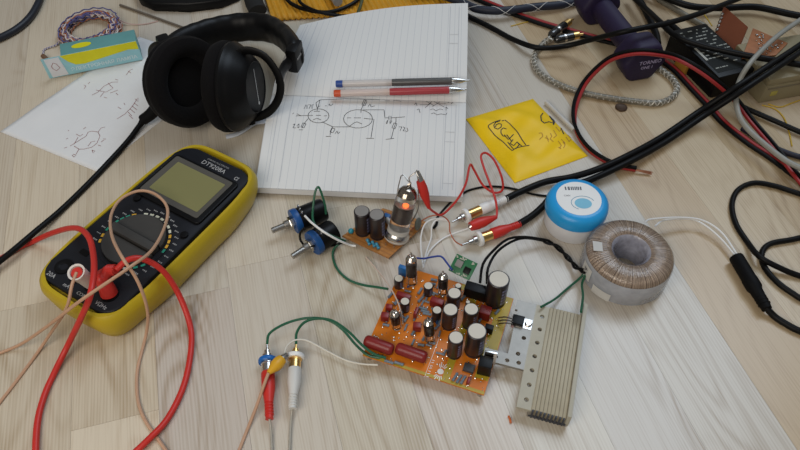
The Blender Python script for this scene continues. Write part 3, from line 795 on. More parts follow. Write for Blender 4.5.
    for sg in (-1, 1):
        for k in range(5):
            a = R(90 * sg - 28 + 14 * k - 4); m.ribbon([Vector((p.x + 4 * math.cos(a), p.y + 4 * math.sin(a), z)), Vector((p.x + (8.5 if k % 2 else 7) * math.cos(a), p.y + (8.5 if k % 2 else 7) * math.sin(a), z))], .7)
    tag(m.build('printed_emblem', M_print, t, smooth=False, fix=False), kind='stuff')
    m = MB()
    for k in range(7):
        x = p.x - 8.5; y = p.y - 8 + 2.6 * k
        m.ribbon([Vector((x - 1, y, z)), Vector((x + 1, y + (k % 2) * .8, z))], .6)
    m.ribbon([Vector((p.x - 10.6, p.y - 9, z)), Vector((p.x - 10.6, p.y + 30, z))], .35)
    tag(m.build('printed_marks', M_print, t, smooth=False, fix=False), kind='stuff')
    # small green regulator module standing on the far edge
    gc = pl(463, 267, zt + 9)
    Mx = Matrix.Translation(gc) @ Matrix.Rotation(R(-12), 4, 'Z') @ Matrix.Rotation(R(28), 4, 'X')
    g = MB(Mx).box((0, 0, 0), (21, 17, 1.4), .2).build('module', mat('green_solder_mask', (0.02, 0.15, 0.06), .4, var=.3, scale=300), t)
    MB(Mx).box((-4, 1, 1.6), (6.5, 6.5, 2), .3).build('inductor', mat('grey_ferrite', (.22, .21, .20), .6), g)
    MB(Mx).box((5, -1.5, 1.4), (6, 6, 1.6), .2).build('chip', M_black, g)
    m = MB(Mx); rr = random.Random(8)
    for k in range(26):
        x = rr.uniform(-9.5, 9.5); y = rr.choice((-1, 1)) * rr.uniform(5.5, 7.8)
        m.box((x, y, 1.1), (1.4, .9, .9))
    tag(m.build('tiny_parts', mat('smd_pale', (.5, .5, .42), .5), g, smooth=False), kind='stuff')
    # leads out to the heatsink transistor
    for k in range(3):
        MB().tube([at(498, 318 + 3 * k, zt + 2), at(505, 317 + 3 * k, zt + 7), at(513, 319 + 2.5 * k, 20)], .6, 6, 4).build('lead', M_steel, None, org=None)['tmp'] = 1
    for o in [o for o in COL.objects if o.get('tmp')]:
        del o['tmp']
        w = Matrix.Rotation(-PRZ, 4, 'Z') @ Matrix.Translation(-PC * S) @ Matrix.Translation(o.location)
        o.data.transform(w); o.location = (0, 0, 0); o.parent = t
main_board()

# ------------------------------------------------------------------ heatsink
def heatsink():
    rz = -R(16.5); o0 = at(516, 408, 12); o0.z = 0
    t = thing('heatsink', 'aluminium heatsink with drilled flange and tight row of fins beside the circuit board', 'heatsink', o0, rz)
    al = mat('brushed_aluminium', (0.33, 0.31, 0.28), 0.5, .8, var=0.14, scale=200)
    cream = mat('anodised_fins', (0.36, 0.31, 0.215), 0.45, 0.15, var=0.12, scale=150)
    dark = mat('fin_ends', (0.03, 0.035, 0.05), .5)
    def drilled(name, poly, holes, mm):
        fl = MB().prism(poly, 0, 3.0).build(name, mm, t, smooth=False); fl.location.z = 11.6 * S
        h = MB()
        for x, y in holes: h.cyl((x, y, -3), (x, y, 8), 1.9, None, 14)
        cutter = h.build('cut', mm, t, smooth=False); cutter.location.z = 11.6 * S
        md = fl.modifiers.new('holes', 'BOOLEAN'); md.operation = 'DIFFERENCE'; md.object = cutter; md.solver = 'EXACT'
        bpy.context.view_layer.update()
        me = bpy.data.meshes.new_from_object(fl.evaluated_get(bpy.context.evaluated_depsgraph_get()))
        fl.modifiers.clear(); old = fl.data; fl.data = me; bpy.data.meshes.remove(old)
        cm = cutter.data; bpy.data.objects.remove(cutter); bpy.data.meshes.remove(cm)
    drilled('flange', [(0, 0), (12, 0), (12, 98), (0, 98)], [(6.5, 8 + 13.2 * k) for k in range(7)], mat('cream_flange', (.40, .37, .29), .5, .1, var=.1, scale=150))
    drilled('tab', [(0, 33), (0, 98), (-17, 98), (-17, 88), (-15, 88), (-15, 44), (-34, 44), (-34, 33)], [(-5, 62), (-7, 46), (-5, 38), (-14.5, 37.5), (-24, 38)], al)
    MB().box((25, 49, 4.5), (31, 98, 3), .3).build('base_plate', al, t)
    MB().box((11, 49, 8), (2.5, 98, 10), .2).build('web', al, t)
    for k in range(9):
        x = 12.9 + k * 3.0
        b = MB().box((x, 49, 10.5), (2.85, 97, 11), .25).build('fin', cream, t)
        MB().box((x, -.2, 10), (1.3, 1.6, 12), 0).build('fin_end', dark, b, smooth=False)
    MB().box((25, .4, 5), (29, .9, 3.2)).build('edge_strip', dark, t, smooth=False)
    w = MB(); w.box((40.2, 54, 11.5), (3.4, 107, 17), .5); w.build('side_wall', mat('side_wall_aluminium', (.40, .375, .30), .5, .1, var=.08), t)
    # transistor screwed to the flange
    p = at(518, 321, 16) - o0
    q = Vector((p.x * math.cos(-rz) - p.y * math.sin(-rz), p.x * math.sin(-rz) + p.y * math.cos(-rz), 0))
    b = MB().box((q.x, q.y, 16.3), (10, 9, 4.4), .4).build('transistor', M_black, t)
    MB().box((q.x + 5.5, q.y, 14.6), (13, 10, 1), .1).build('metal_tab', M_steel, b)
    MB().box((q.x + 4, q.y, 14.05), (18, 13, .2)).build('insulating_pad', mat('pink_pad', (.42, .26, .26), .6), b)
    MB().lathe([(3.0, 0), (3.0, 1.4), (2.2, 2.2), (0, 2.3)], 16, (q.x + 9, q.y, 15)).build('screw', M_steel, b)
heatsink()

# ------------------------------------------------------------------ small stripboard with the big tube
def stripboard():
    Z = 7.0
    cs = [at(342, 236, Z), at(388.5, 258, Z), at(427, 222, Z), at(383, 208, Z)]
    c = base(cs)
    t = thing('stripboard', 'small orange stripboard carrying two dark capacitors and a glass vacuum tube', 'circuit board', c)
    o0 = Vector((c.x, c.y, 0))
    a = cs[0]; ex = cs[1] - cs[0]; ey = cs[3] - cs[0]
    m = MB(); m.prism([(p.x, p.y) for p in cs], Z - 1.6, Z, .2); m.build('board', mat('brown_laminate', (0.36, 0.15, 0.035), .5, var=.15), t, org=o0)
    n = 13
    cop = mat('copper_track', (0.50, 0.22, 0.06), .4, .3, var=.2, scale=200)
    for k in range(n):
        f0 = (k + .2) / n; f1 = (k + .75) / n
        q = [cs[0].lerp(cs[3], f0), cs[1].lerp(cs[2], f0), cs[1].lerp(cs[2], f1), cs[0].lerp(cs[3], f1)]
        MB().prism([(p.x, p.y) for p in q], Z, Z + .15).build('copper_track', cop, t, org=o0, smooth=False)
    for k, f in enumerate(((.06, .08), (.94, .08), (.06, .92), (.94, .92))):
        p = cs[0].lerp(cs[1], f[0]).lerp(cs[3].lerp(cs[2], f[0]), f[1])
        MB().cyl((p.x, p.y, 0), (p.x, p.y, Z - 1.4), 1.4, 1.4, 8).build('solder_leg', M_tin, t, org=o0)
    for tp, h in (((361.7, 211), 30), ((376.8, 214.5), 30)):
        p = at(*tp, Z + h); e = electrolytic(t, p.x - o0.x, p.y - o0.y, Z, 7.4, h, True, mat('capacitor_grey_top', (.26, .24, .22), .4, .3))
    b0 = at(397, 235, Z + 4); tp = at(409, 187, 60); d = (tp - b0); u = d.normalized(); L = d.length
    sk = MB().lathe([(0, -5), (10, -5), (11.8, -3), (11.8, 1), (10.4, 4), (10.4, 8), (9, 8.5), (0, 8.5)], 24, b0, u).build('tube_socket', mat('ceramic_socket', (.52, .50, .46), .35), t, org=o0)
    MB().lathe([(11.95, -1.5), (12.1, -1), (12.1, 2), (10.6, 4.5)], 24, b0, u).build('socket_clip', M_steel, sk, org=o0)
    g = MB().lathe([(0, 8), (8.6, 8.2), (9.6, 10), (9.8, 14), (9.8, L - 10), (8.8, L - 5), (6, L - 1.5), (2.4, L), (1.4, L + 3), (0, L + 5)], 28, b0, u).build('vacuum_tube', M_glass, t, org=o0)
    MB().lathe([(9.3, L - 9), (8.4, L - 5.2), (5.6, L - 1.9), (2.1, L - .5), (0, L - .4)], 28, b0, u).build('getter', mat('smoky_getter', (.40, .34, .28), .14, 1.0, var=.4, scale=150), g, org=o0)
    MB().lathe([(0, 16), (6.2, 16), (6.2, L - 22), (0, L - 22)], 20, b0, u).build('anode', mat('grey_anode', (.16, .14, .13), .4, .7, bump=.6, scale=400), g, org=o0)
    MB().lathe([(7.4, L - 20), (7.6, L - 19.2), (0, L - 19)], 20, b0, u).build('mica_disc', mat('mica', (.55, .50, .46), .3), g, org=o0)
    ht = b0 + u * (L - 16.5) + Vector((.5, -3.5, 1))
    MB().ball(ht, 2.4, 10).build('heater', M_glow, g, org=o0)
    # stiff bare wires round the tube
    MB().tube([at(392, 226, 14), at(394, 212, 30), at(401, 176, 66), at(408, 181, 66), at(411, 183, 64)], .55, 6, 3).build('bare_wire', M_tin, t, org=o0)
    MB().tube([at(411, 184, 64), at(409, 178, 69), at(414, 173.5, 73), at(418, 171, 74), at(420, 174, 72)], .55, 6, 4).build('bare_wire', M_tin, t, org=o0)
    MB().tube([at(418, 190, 60), at(419, 205, 40), at(415, 216, 22), at(408, 226, 12)], .6, 6, 4).build('bare_wire', M_tin, t, org=o0)
    for px, py in ((367, 241), (372, 243), (376, 245)):
        A = at(px, py - 2, Z + 3); B = at(px + 3, py + 4, Z + 2)
        dd = B - A; l = dd.length
        MB().lathe([(0, 0), (1.5, .3), (1.8, 1.4), (1.3, 2.4), (1.3, l - 2.4), (1.8, l - 1.4), (1.5, l - .3), (0, l)], 10, A, dd).build('resistor', mat('sky_blue_resistor', (.05, .26, .40), .35, var=.3, scale=700), t, org=o0)
    MB().ball(at(351, 231, Z + 2.5), 2.8, 12).build('ceramic_disc', mat('turquoise', (.03, .30, .40), .35), t, org=o0)
    MB().box(at(387, 218, Z + 5) , (6, 5, 9), .8, R(-25)).build('blue_capacitor', mat('trimmer_blue', (0.02, 0.13, 0.36), .35), t, org=o0)
    MB().ball(at(389, 222, Z + 5), 5.5, 14, (1, .5, .2), .45).build('white_disc', M_greyp, t, org=o0)
    MB().ball(at(418, 224, Z + 6), 6.5, 14, (1, -.4, .2), .35).build('grey_disc', mat('grey_green_disc', (.10, .11, .09), .5), t, org=o0)
    for px, py in ((386, 245), (394, 247), (404, 243)):
        MB().lathe([(1.4, 0), (.7, 1.6), (.3, 3.4), (0, 3.5)], 8, at(px, py, Z)).build('solder_joint', M_steel, t, org=o0)
stripboard()

# ------------------------------------------------------------------ potentiometers
def pot(label, s0, s1, b0, b1, zc):
    A = at(*s0, zc - 1); Bp = at(*s1, zc); P0 = at(*b0, zc); P1 = at(*b1, zc)
    u = (P1 - P0).normalized(); L = (P1 - P0).length
    o0 = Vector((P0.x, P0.y, 0))
    t = thing('potentiometer', label, 'potentiometer', o0)
    blue = mat('pot_blue', (.010, .075, .26), .4)
    MB().lathe([(0, 4), (11.2, 4), (11.5, 6), (11.5, L - 2), (10.5, L), (0, L)], 26, P0, u).build('body', M_black, t, org=o0)
    MB().lathe([(0, 0), (11.9, 0), (12.2, 1), (12.2, 5), (11.6, 6.5), (0, 6.5)], 26, P0, u).build('blue_plate', blue, t, org=o0)
    MB().lathe([(0, -4), (6, -4), (6.4, -3.2), (6.4, -.4), (6, .2), (0, .2)], 6, P0, u).build('nut', M_steel, t, org=o0)
    MB().lathe([(0, -9), (4, -9), (4.2, -8), (4.2, .1)], 16, P0, u).build('bushing', M_tin, t, org=o0)
    E = P0 - u * (9 + (A - Bp).length)
    MB().cyl(E, P0 - u * 8, 2.9, 2.9, 16).build('shaft', M_tin, t, org=o0)
    n = u.cross(Vector((0, 0, 1))).normalized()
    for k in (-1, 0, 1):
        c = P0 + u * 9 + Vector((0, 0, 10.2)) + n * k * 4.5
        MB().box(c + Vector((0, 0, 2)), (1.6, 1.6, 5.5), .2).build('solder_lug', M_steel, t, org=o0)
pot('blue and black potentiometer tight against the notebook edge', (275, 229), (288, 225), (293, 222), (324, 209), 13)
pot('blue and black potentiometer touching the thin black loop, nearer the stripboard', (295, 256), (307, 248), (312, 244), (334, 230), 13)

# ------------------------------------------------------------------ toroidal transformer
def frames(path):
    out = []; prev = None; m = len(path)
    for i, p in enumerate(path):
        t = (path[min(i + 1, m - 1)] - path[max(i - 1, 0)]).normalized()
        if prev is None:
            nx = t.cross(Vector((0, 0, 1)))
            nx = nx.normalized() if nx.length > .1 else t.orthogonal().normalized()
        else: nx = (prev - t * prev.dot(t)).normalized()
        prev = nx; out.append((p, nx, nx.cross(t)))
    return out
def helix(pts, rad, pitch, phase=0.0, n=14, hand=1):
    F = frames(smooth_path(pts, n)); out = []; s = 0.0
    for i, (p, nx, ny) in enumerate(F):
        if i: s += (p - F[i - 1][0]).length
        a = phase + hand * 2 * math.pi * s / pitch
        out.append(p + (nx * math.cos(a) + ny * math.sin(a)) * rad)
    return out
def side(pts, off, dz=0.0, n=8):
    F = frames(smooth_path(pts, n))
    return [p + nx * off + ny * dz for p, nx, ny in F]
def toroid():
    c = Vector((205, 366.5, 0))
    t = thing('toroidal_transformer', 'copper-wound toroidal transformer wrapped in clear film beside the blue-lidded jar', 'transformer', c)
    m = bpy.data.materials.new('copper_winding'); m.use_nodes = True
    N = m.node_tree.nodes; L = m.node_tree.links; b = N['Principled BSDF']
    tc = N.new('ShaderNodeTexCoord'); sp = N.new('ShaderNodeSeparateXYZ'); L.new(tc.outputs['Object'], sp.inputs[0])
    an = N.new('ShaderNodeMath'); an.operation = 'ARCTAN2'; L.new(sp.outputs[1], an.inputs[0]); L.new(sp.outputs[0], an.inputs[1])
    no = N.new('ShaderNodeTexNoise'); no.noise_dimensions = '1D'; no.inputs['Scale'].default_value = 26; no.inputs['Detail'].default_value = 4; no.inputs['Roughness'].default_value = .75
    L.new(an.outputs[0], no.inputs['W'])
    cr = N.new('ShaderNodeValToRGB'); L.new(no.outputs['Fac'], cr.inputs[0])
    e = cr.color_ramp.elements; e[0].position = .30; e[0].color = (0.09, 0.05, 0.035, 1); e[1].position = .66; e[1].color = (0.56, 0.43, 0.32, 1)
    L.new(cr.outputs[0], b.inputs['Base Color']); b.inputs['Roughness'].default_value = .24; b.inputs['Metallic'].default_value = .3
    b.inputs['Coat Weight'].default_value = .8; b.inputs['Coat Roughness'].default_value = .12
    bp = N.new('ShaderNodeBump'); bp.inputs['Strength'].default_value = 1.0; bp.inputs['Distance'].default_value = .0012
    L.new(no.outputs['Fac'], bp.inputs['Height']); L.new(bp.outputs[0], b.inputs['Normal']); b2 = N.new('ShaderNodeBump'); b2.inputs['Strength'].default_value = .35; b2.inputs['Distance'].default_value = .0006; L.new(no.outputs['Fac'], b2.inputs['Height']); L.new(b2.outputs[0], b.inputs['Coat Normal'])
    prof = [(14.5, 4), (14.5, 29), (15.5, 32), (18, 34.3), (22, 35.4), (30, 34.8), (35, 33), (37.6, 30), (38.4, 27), (38.4, 5), (36, 1), (18, 1), (14.5, 4)]
    MB().lathe(prof, 64).build('winding', m, t, fix=True)
    film = mat('clear_film', (.60, .65, .74), .14, var=.3, scale=120, bump=1.0, alpha=.55, coat=.6)
    MB().lathe([(38.7, 28.8), (39.4, 25), (39.4, 4), (37, .5), (30, .3)], 64).build('film_wrap', film, t)
    MB().lathe([(14.2, 3), (14.2, 29), (15.2, 32), (17.2, 34.2)], 48).build('film_core', mat('film_core_mat', (.50, .53, .66), .12, var=.5, scale=220, bump=1.5, alpha=.5, coat=.8), t)
    # stickers on the side and the top
    def patch(nm, a0, a1, z0, z1, r, mm):
        q = MB(); V = []
        for k in range(9):
            a = R(a0 + (a1 - a0) * k / 8); V.append((q.v((r * math.cos(a), r * math.sin(a), z0)), q.v((r * math.cos(a), r * math.sin(a), z1))))
        for A, B in zip(V, V[1:]): q.f([A[0], B[0], B[1], A[1]])
        return q.build(nm, mm, t, smooth=False)
    patch('sticker', 186, 206, 9, 25, 39.9, M_greyp)
    patch('sticker', 214, 240, 3, 13, 39.9, M_greyp)
    text('24', 8, M_ink, t, Matrix.Translation((-39.2, -10.6, 18)) @ Matrix.Rotation(R(-75), 4, 'Z') @ Matrix.Rotation(R(90), 4, 'X') @ Matrix.Rotation(R(80), 4, 'Z'))
    q = MB(); q.prism([(-34, -2), (-26, -3), (-25, 7), (-33, 9)], 35.2, 35.5).build('top_sticker', mat('clear_sticker', (.60, .58, .54), .3, alpha=.7), t, smooth=False)
    # leads leave the far side towards the cable connector
    for P in ([(655, 226, 20), (665, 220, 14), (690, 219, 10), (706, 226, 8), (722, 240, 6), (737, 258, 6)], [(645, 222, 26), (652, 219, 22), (680, 217.5, 14), (703, 220.5, 10), (722, 233, 8), (738, 256, 7)]):
        MB().tube([at(*p) for p in P], .9, 8).build('white_lead', M_white, t, org=c)
    # black pair twisted together, up to the terminal block
    base_p = [at(586, 272, 14), at(577, 268, 8), at(568, 258, 4), at(556, 246, 4), at(543, 240, 8)]
    e1 = [at(525, 237, 14), at(508, 239, 22), at(494, 250, 30), at(483, 264, 30), at(480, 283, 24)]
    e2 = [at(525, 238, 12), at(511, 242, 18), at(497, 252, 28), at(488, 268, 34), at(487, 284, 27)]
    for ph, ee in ((0, e1), (math.pi, e2)):
        MB().tube(helix(base_p, 1.3, 26, ph, 8) + ee, 1.25, 8, 3).build('black_lead', M_cable, t, org=c)
    for P in ([(587, 270, 12), (580, 278, 6), (568, 288, 3), (555, 299, 9), (541, 307, 19)], [(586, 274, 12), (582, 284, 8), (583, 296, 14), (581, 312, 26)]):
        MB().tube([at(*p) for p in P], 1.1, 8).build('green_lead', M_green, t, org=c)
toroid()

# ------------------------------------------------------------------ cream jar
def jar():
    c = Vector((167.5, 424.5, 0))
    t = thing('cream_jar', 'round white jar with bright blue screw lid and white label', 'jar', c)
    MB().lathe([(0, 0), (24, 0), (26, 1), (27.3, 4), (27.5, 24), (26, 27), (0, 27)], 48).build('pot', mat('jar_white', (.72, .72, .74), .35, var=.03), t)
    MB().lathe([(28.4, 22), (29.2, 22.4), (29.4, 24), (29.4, 29), (28.6, 33), (26, 36), (23, 37.2), (0, 37.2)], 48).build('lid', mat('lid_blue', (.02, .33, .72), .3, var=.04), t)
    MB().lathe([(21, 37.15), (21, 37.45), (0, 37.5)], 48).build('label', M_white, t)
    m = MB(); rr = random.Random(2); x = -10.5                    # row of bar marks
    while x < 5:
        w = rr.uniform(.5, 1.4); m.box((x, 12.5, 37.55), (w, 4.2, .12)); x += w + rr.uniform(.45, 1.0)
    tag(m.build('bar_marks', mat('dark_print', (.10, .11, .13), .6), t, smooth=False), kind='stuff')
    lb = mat('print_light_blue', (.20, .50, .68), .6)
    m = MB(); m.lathe([(8, .0), (0, .01)], 24, (3, -6.5, 37.6))
    for v in m.bm.verts: v.co.x = 3 + (v.co.x - 3) * 1.0; v.co.y = -6.5 + (v.co.y + 6.5) * .8
    m.build('oval_print', lb, t, smooth=False)
    m = MB(); m.ribbon([Vector((3 + 11 * math.cos(R(a)), -6 + 8.6 * math.sin(R(a)), 37.62)) for a in range(20, 250, 10)], .55); m.build('swirl_print', mat('print_mid_blue', (.10, .28, .42), .6), t, smooth=False, fix=False)
    text('CAN', 2.8, mat('dark_print', (.10, .11, .13), .6), t, Matrix.Translation((-10.5, 3.2, 37.62)))
jar()

# ------------------------------------------------------------------ yellow padded envelope
def envelope():
    cs = [at(466, 118, 2), at(533, 98, 2), at(588, 155, 2), at(515, 182, 2)]
    c = base(cs); o0 = Vector((c.x, c.y, 0))
    t = thing('padded_envelope', 'small yellow padded envelope with black handwriting', 'envelope', c)
    def fn(u, v, top=True):
        p = cs[0].lerp(cs[1], u).lerp(cs[3].lerp(cs[2], u), v)
        e = min(1, min(u, 1 - u, v, 1 - v) * 6)
        w = 1.9 * math.sin(9 * u + 4 * v) * math.sin(7 * v - 2 * u) + 1.1 * math.sin(25 * v + 9 * u) * v + 1.0 * math.sin(17 * u - 12 * v) * (1 - v)
        z = .8 + (5.4 * e ** .6 + w * e if top else 0)
        return Vector((p.x, p.y, z))
    m = MB(); VT = m.grid(lambda u, v: fn(u, v, True), 30, 30); VB = m.grid(lambda u, v: fn(u, v, False) - Vector((0, 0, .6)), 30, 30)
    for i in range(30):
        for T0, T1, B0, B1 in ((VT[0][i], VT[0][i + 1], VB[0][i], VB[0][i + 1]), (VT[30][i], VT[30][i + 1], VB[30][i], VB[30][i + 1]), (VT[i][0], VT[i + 1][0], VB[i][0], VB[i + 1][0]), (VT[i][30], VT[i + 1][30], VB[i][30], VB[i + 1][30])):
            m.f([T0, T1, B1, B0])
    Mx = mat('yellow_kraft', (.86, .56, .0), .5, var=.06, scale=40, bump=.25)
    m.build('pouch', Mx, t, org=o0)
    iv = lambda px, py: at(px, py, 5)
    def inv(px, py):
        u = v = .5
        for _ in range(12):
            a = proj(fn(u, v)); e = 2e-3; b = proj(fn(u + e, v)); d = proj(fn(u, v + e))
            j = ((b[0] - a[0]) / e, (d[0] - a[0]) / e, (b[1] - a[1]) / e, (d[1] - a[1]) / e); det = j[0] * j[3] - j[1] * j[2]
            rx, ry = px - a[0], py - a[1]; u += (rx * j[3] - ry * j[1]) / det; v += (j[0] * ry - j[2] * rx) / det
            u = min(.99, max(.01, u)); v = min(.99, max(.01, v))
        return u, v
    def draw(strokes, w, mm, nm):
        m = MB()
        for s_ in strokes:
            cx_ = sum(p_[0] for p_ in s_) / len(s_); cy_ = sum(p_[1] for p_ in s_) / len(s_)
            g_ = 1.3 if w == 1.0 and 60 < cx_ < 215 and len(s_) != 7 and max(p_[0] for p_ in s_) < 237 else 1.0
            s_ = [(cx_ + (p_[0] - cx_) * g_, cy_ + (p_[1] - cy_) * g_) for p_ in s_]
            q = [inv(485 + x / 6.427, 110 + y / 6.427) for x, y in s_]; P = []
            for (a, b), (c2, d) in zip(q, q[1:]):
                for k in range(4): P.append(fn(a + (c2 - a) * k / 4, b + (d - b) * k / 4) + Vector((0, 0, .4)))
            P.append(fn(*q[-1]) + Vector((0, 0, .4)))
            m.ribbon(P, w)
        tag(m.build(nm, mm, t, org=o0, smooth=False, fix=False), kind='stuff')
    draw([[(100, 65), (60, 78), (22, 100), (22, 112), (60, 160), (120, 210), (175, 262)], [(128, 65), (160, 90), (210, 145), (262, 225)], [(175, 262), (200, 245), (240, 235), (285, 228)],
          [(110, 70), (122, 68)],
          [(92, 78), (72, 84), (62, 98), (66, 112), (82, 118), (98, 108), (100, 94), (88, 90), (74, 96), (70, 108)], [(134, 128), (118, 122), (106, 132), (106, 148), (116, 162), (126, 164)],
          [(130, 162), (150, 186), (176, 160)], [(142, 164), (166, 196)], [(180, 190), (160, 216), (184, 230), (206, 206), (220, 224), (200, 248), (196, 250)], [(150, 212), (178, 246)], [(206, 206), (236, 232)]], 1.0, M_ink, 'handwriting')
    draw([[(372, 20), (358, 40), (362, 70), (382, 86), (410, 76), (432, 84)], [(436, 46), (430, 64), (450, 74), (466, 62), (452, 54), (436, 66), (440, 98), (462, 78)], [(522, 122), (506, 156)]], 1.25, M_ink, 'handwriting')
    draw([[(345, 150), (365, 148), (372, 170), (350, 190)], [(385, 178), (412, 190)], [(395, 165), (408, 205)], [(420, 150), (430, 170), (418, 185), (440, 205)], [(440, 130), (460, 165), (440, 180)], [(455, 110), (480, 140), (490, 120)],
          [(470, 200), (490, 230), (480, 245)], [(490, 190), (515, 215)], [(505, 245), (515, 225), (500, 205)], [(520, 175), (540, 205), (552, 190)], [(545, 165), (560, 185)], [(470, 240), (490, 250)]], .6, mat('pencil_brown', (.35, .16, .03), .6), 'pencil_notes')
envelope()
def strip_tube():
    A = at(546, 102, 3.2); B = at(574, 130, 3.2)
    o = MB().tube([A, (A + B) / 2, B], 2.6, 10, 4).build('plastic_tube', mat('milky_plastic', (.60, .58, .55), .3, alpha=.85))
    tag(o, 'short milky plastic tube along the edge of the yellow envelope', 'tube')
strip_tube()

# ------------------------------------------------------------------ phono plugs and sockets
def frame_at(A, B):
    d = (B - A).normalized(); return d, (B - A).length
def rca(name, label, pts, zc, plug_m, ring_m, metal_m, tip_m, wires, rad=5.2, ring_extra=None):
    """socket tip -> flange ring -> shell -> moulded boot; pts are pixels along its axis"""
    P = [at(x, y, zc) for x, y in pts]
    o0 = Vector((P[0].x, P[0].y, 0))
    d = (P[-1] - P[0]).normalized(); L = lambda i: (P[i] - P[0]).dot(d)
    t = thing(name, label, 'phono plug', o0)
    MB().lathe([(0, 0), (1.0, 0), (1.1, L(1) * .35), (2.6, L(1) * .4), (2.6, L(1) * .62), (4.2, L(1) * .66), (4.2, L(1) - 1.2), (0, L(1) - 1.2)], 14, P[0], d).build('socket_tip', tip_m, t, org=o0)
    MB().lathe([(3, L(1) - 1.6), (7.3, L(1) - 1.6), (7.6, L(1) - .8), (7.6, L(1) + 1.4), (7.2, L(1) + 2), (3, L(1) + 2)], 22, P[0], d).build('flange_ring', ring_m, t, org=o0)
    MB().lathe([(3, L(1) + 1.8), (5.6, L(1) + 1.9), (5.6, L(1) + 3.4), (4.9, L(1) + 3.8), (4.9, L(2)), (3, L(2))], 20, P[0], d).build('shell', metal_m, t, org=o0)
    a, b = L(2) - .5, L(3)
    pr = [(0, a), (rad, a), (rad + .4, a + 1), (rad + .3, a + (b - a) * .35), (rad * .72, a + (b - a) * .62)]
    for k in range(5):
        z = a + (b - a) * (.64 + .065 * k); pr += [(rad * .70, z), (rad * .70, z + 1.0), (rad * .58, z + 1.2), (rad * .58, z + 1.6)]
    pr += [(rad * .62, b), (0, b)]
    MB().lathe(pr, 20, P[0], d).build('boot', plug_m, t, org=o0)
    for nm, mm, r, Q in wires:
        MB().tube([P[-1] - d * 2] + [at(*q) if len(q) == 3 and not isinstance(q, Vector) else q for q in Q], r, 10).build(nm, mm, t, org=o0)
    return t
PAIR = side([at(*q) for q in ((598, 169, 12.5), (625, 157, 12.5), (660, 138, 9), (700, 111, 16), (735, 88, 41), (765, 68, 49), (800, 45, 50), (840, 17, 48), (900, -25, 40), (980, -60, 20))], 7.4, n=1)[1:]
rca('phono_plug', 'white phono plug on chassis socket with black cable, beside the yellow envelope', [(452, 222), (466, 216), (481, 210.5), (507, 198.5)], 7.8, M_white, M_white, M_gold, M_steel,
    [('cable', M_cable, 3.4, [(520, 192, 7), (545, 182, 6.4), (572, 177, 8), (598, 169, 12.5), (625, 157, 12.5), (660, 138, 9), (700, 111, 16), (735, 88, 41), (765, 68, 49), (800, 45, 50), (840, 17, 48), (900, -25, 40), (980, -60, 20)])])
rca('phono_plug', 'red phono plug on chassis socket with black cable, beside the white one', [(462, 245), (479, 238.5), (492, 234.5), (520, 224)], 7.8, M_red, M_white, M_gold, M_steel,
    [('cable', M_cable, 3.4, [(533, 215, 6), (543, 206, 6.2), (554, 194, 6.4), (571, 185.5, 6.4), (590, 180, 8)] + PAIR)])
rca('phono_plug', 'red phono plug with blue insulating ring on its socket, under the yellow clip', [(267, 344), (265.5, 361), (267, 373), (269.5, 419)], 7.8, M_red, mat('ring_blue', (.01, .12, .42), .4), M_steel, M_steel,
    [('cable', M_clearw, 1.1, [(271, 432, 3), (272, 450, 1.6), (272, 480, 1.6)])])
rca('phono_plug', 'white phono plug with gold shell beside the red plug and yellow clip', [(296, 344), (295.5, 357), (295, 369), (292.5, 409)], 7.8, M_greyp, M_white, M_gold, M_gold,
    [('cable', M_clearw, 1.1, [(291, 420, 3), (290, 440, 1.6), (289, 480, 1.6)])])

# ------------------------------------------------------------------ crocodile-clip leads
def clip(t, o0, tip, mid, end, mm, r=4.6):
    tip, mid, end = at(*tip), at(*mid), at(*end)
    d = (end - tip).normalized(); L = (end - tip).length; m0 = (mid - tip).dot(d)
    s = d.cross(Vector((0, 0, 1))).normalized(); n = s.cross(d)
    for sg in (-1, 1):
        A = tip + n * sg * .5; B = tip + d * (m0 + 4) + n * sg * 2.2
        MB().tube([A, (A + B) / 2 + n * sg * .9, B], lambda q: 1.3 + .6 * q, 8, 4, flat=(1.4, .5)).build('jaw', M_steel, t, org=o0)
    MB().lathe([(0, m0 - .5), (r * .85, m0), (r * 1.05, m0 + (L - m0) * .25), (r, m0 + (L - m0) * .5), (r * .55, m0 + (L - m0) * .85), (r * .36, L), (0, L)], 14, tip, d).build('boot', mm, t, org=o0)
    return end
def red_clip_lead():
    o0 = at(440, 214, 0)
    t = thing('clip_lead', 'red lead with two red crocodile clips, one on the glass tube top', 'clip lead', o0)
    e1 = clip(t, o0, (417, 171, 74), (420, 182, 66), (429, 208, 40), M_red, 4.4)
    e2 = clip(t, o0, (469, 227, 16), (471, 227, 16), (496.5, 217, 15), M_red, 5.2)
    P = [e1, at(434, 212, 30), at(441, 215, 20), at(450, 208, 17), at(459, 197, 19), at(466, 183, 23), at(470, 165, 26), at(474, 170, 20), at(482, 184, 10), at(492, 192, 4), at(500, 192, 3), at(503, 187, 6), at(501, 175, 16), at(494, 160, 24), at(486, 153, 28), at(481, 156, 30), at(484, 168, 28), at(490, 184, 24), at(495, 198, 20), at(497, 210, 16), e2]
    MB().tube(P, 1.15, 8, 6).build('cable', M_red, t, org=o0)
red_clip_lead()
def yellow_clip_lead():
    o0 = at(270, 370, 0)
    t = thing('clip_lead', 'beige wire with yellow crocodile clip gripping the gold phono socket', 'clip lead', o0)
    e = clip(t, o0, (287, 354, 15), (281, 358, 17), (268.5, 373, 19), mat('amber_boot', (.68, .36, .02), .4), 5.0)
    MB().tube([e, at(264, 385, 16), at(257, 405, 8), at(248, 428, 2), at(240, 448, 1.4), at(225, 485, 1.4)], 1.35, 8).build('cable', M_beige, t, org=o0)
yellow_clip_lead()

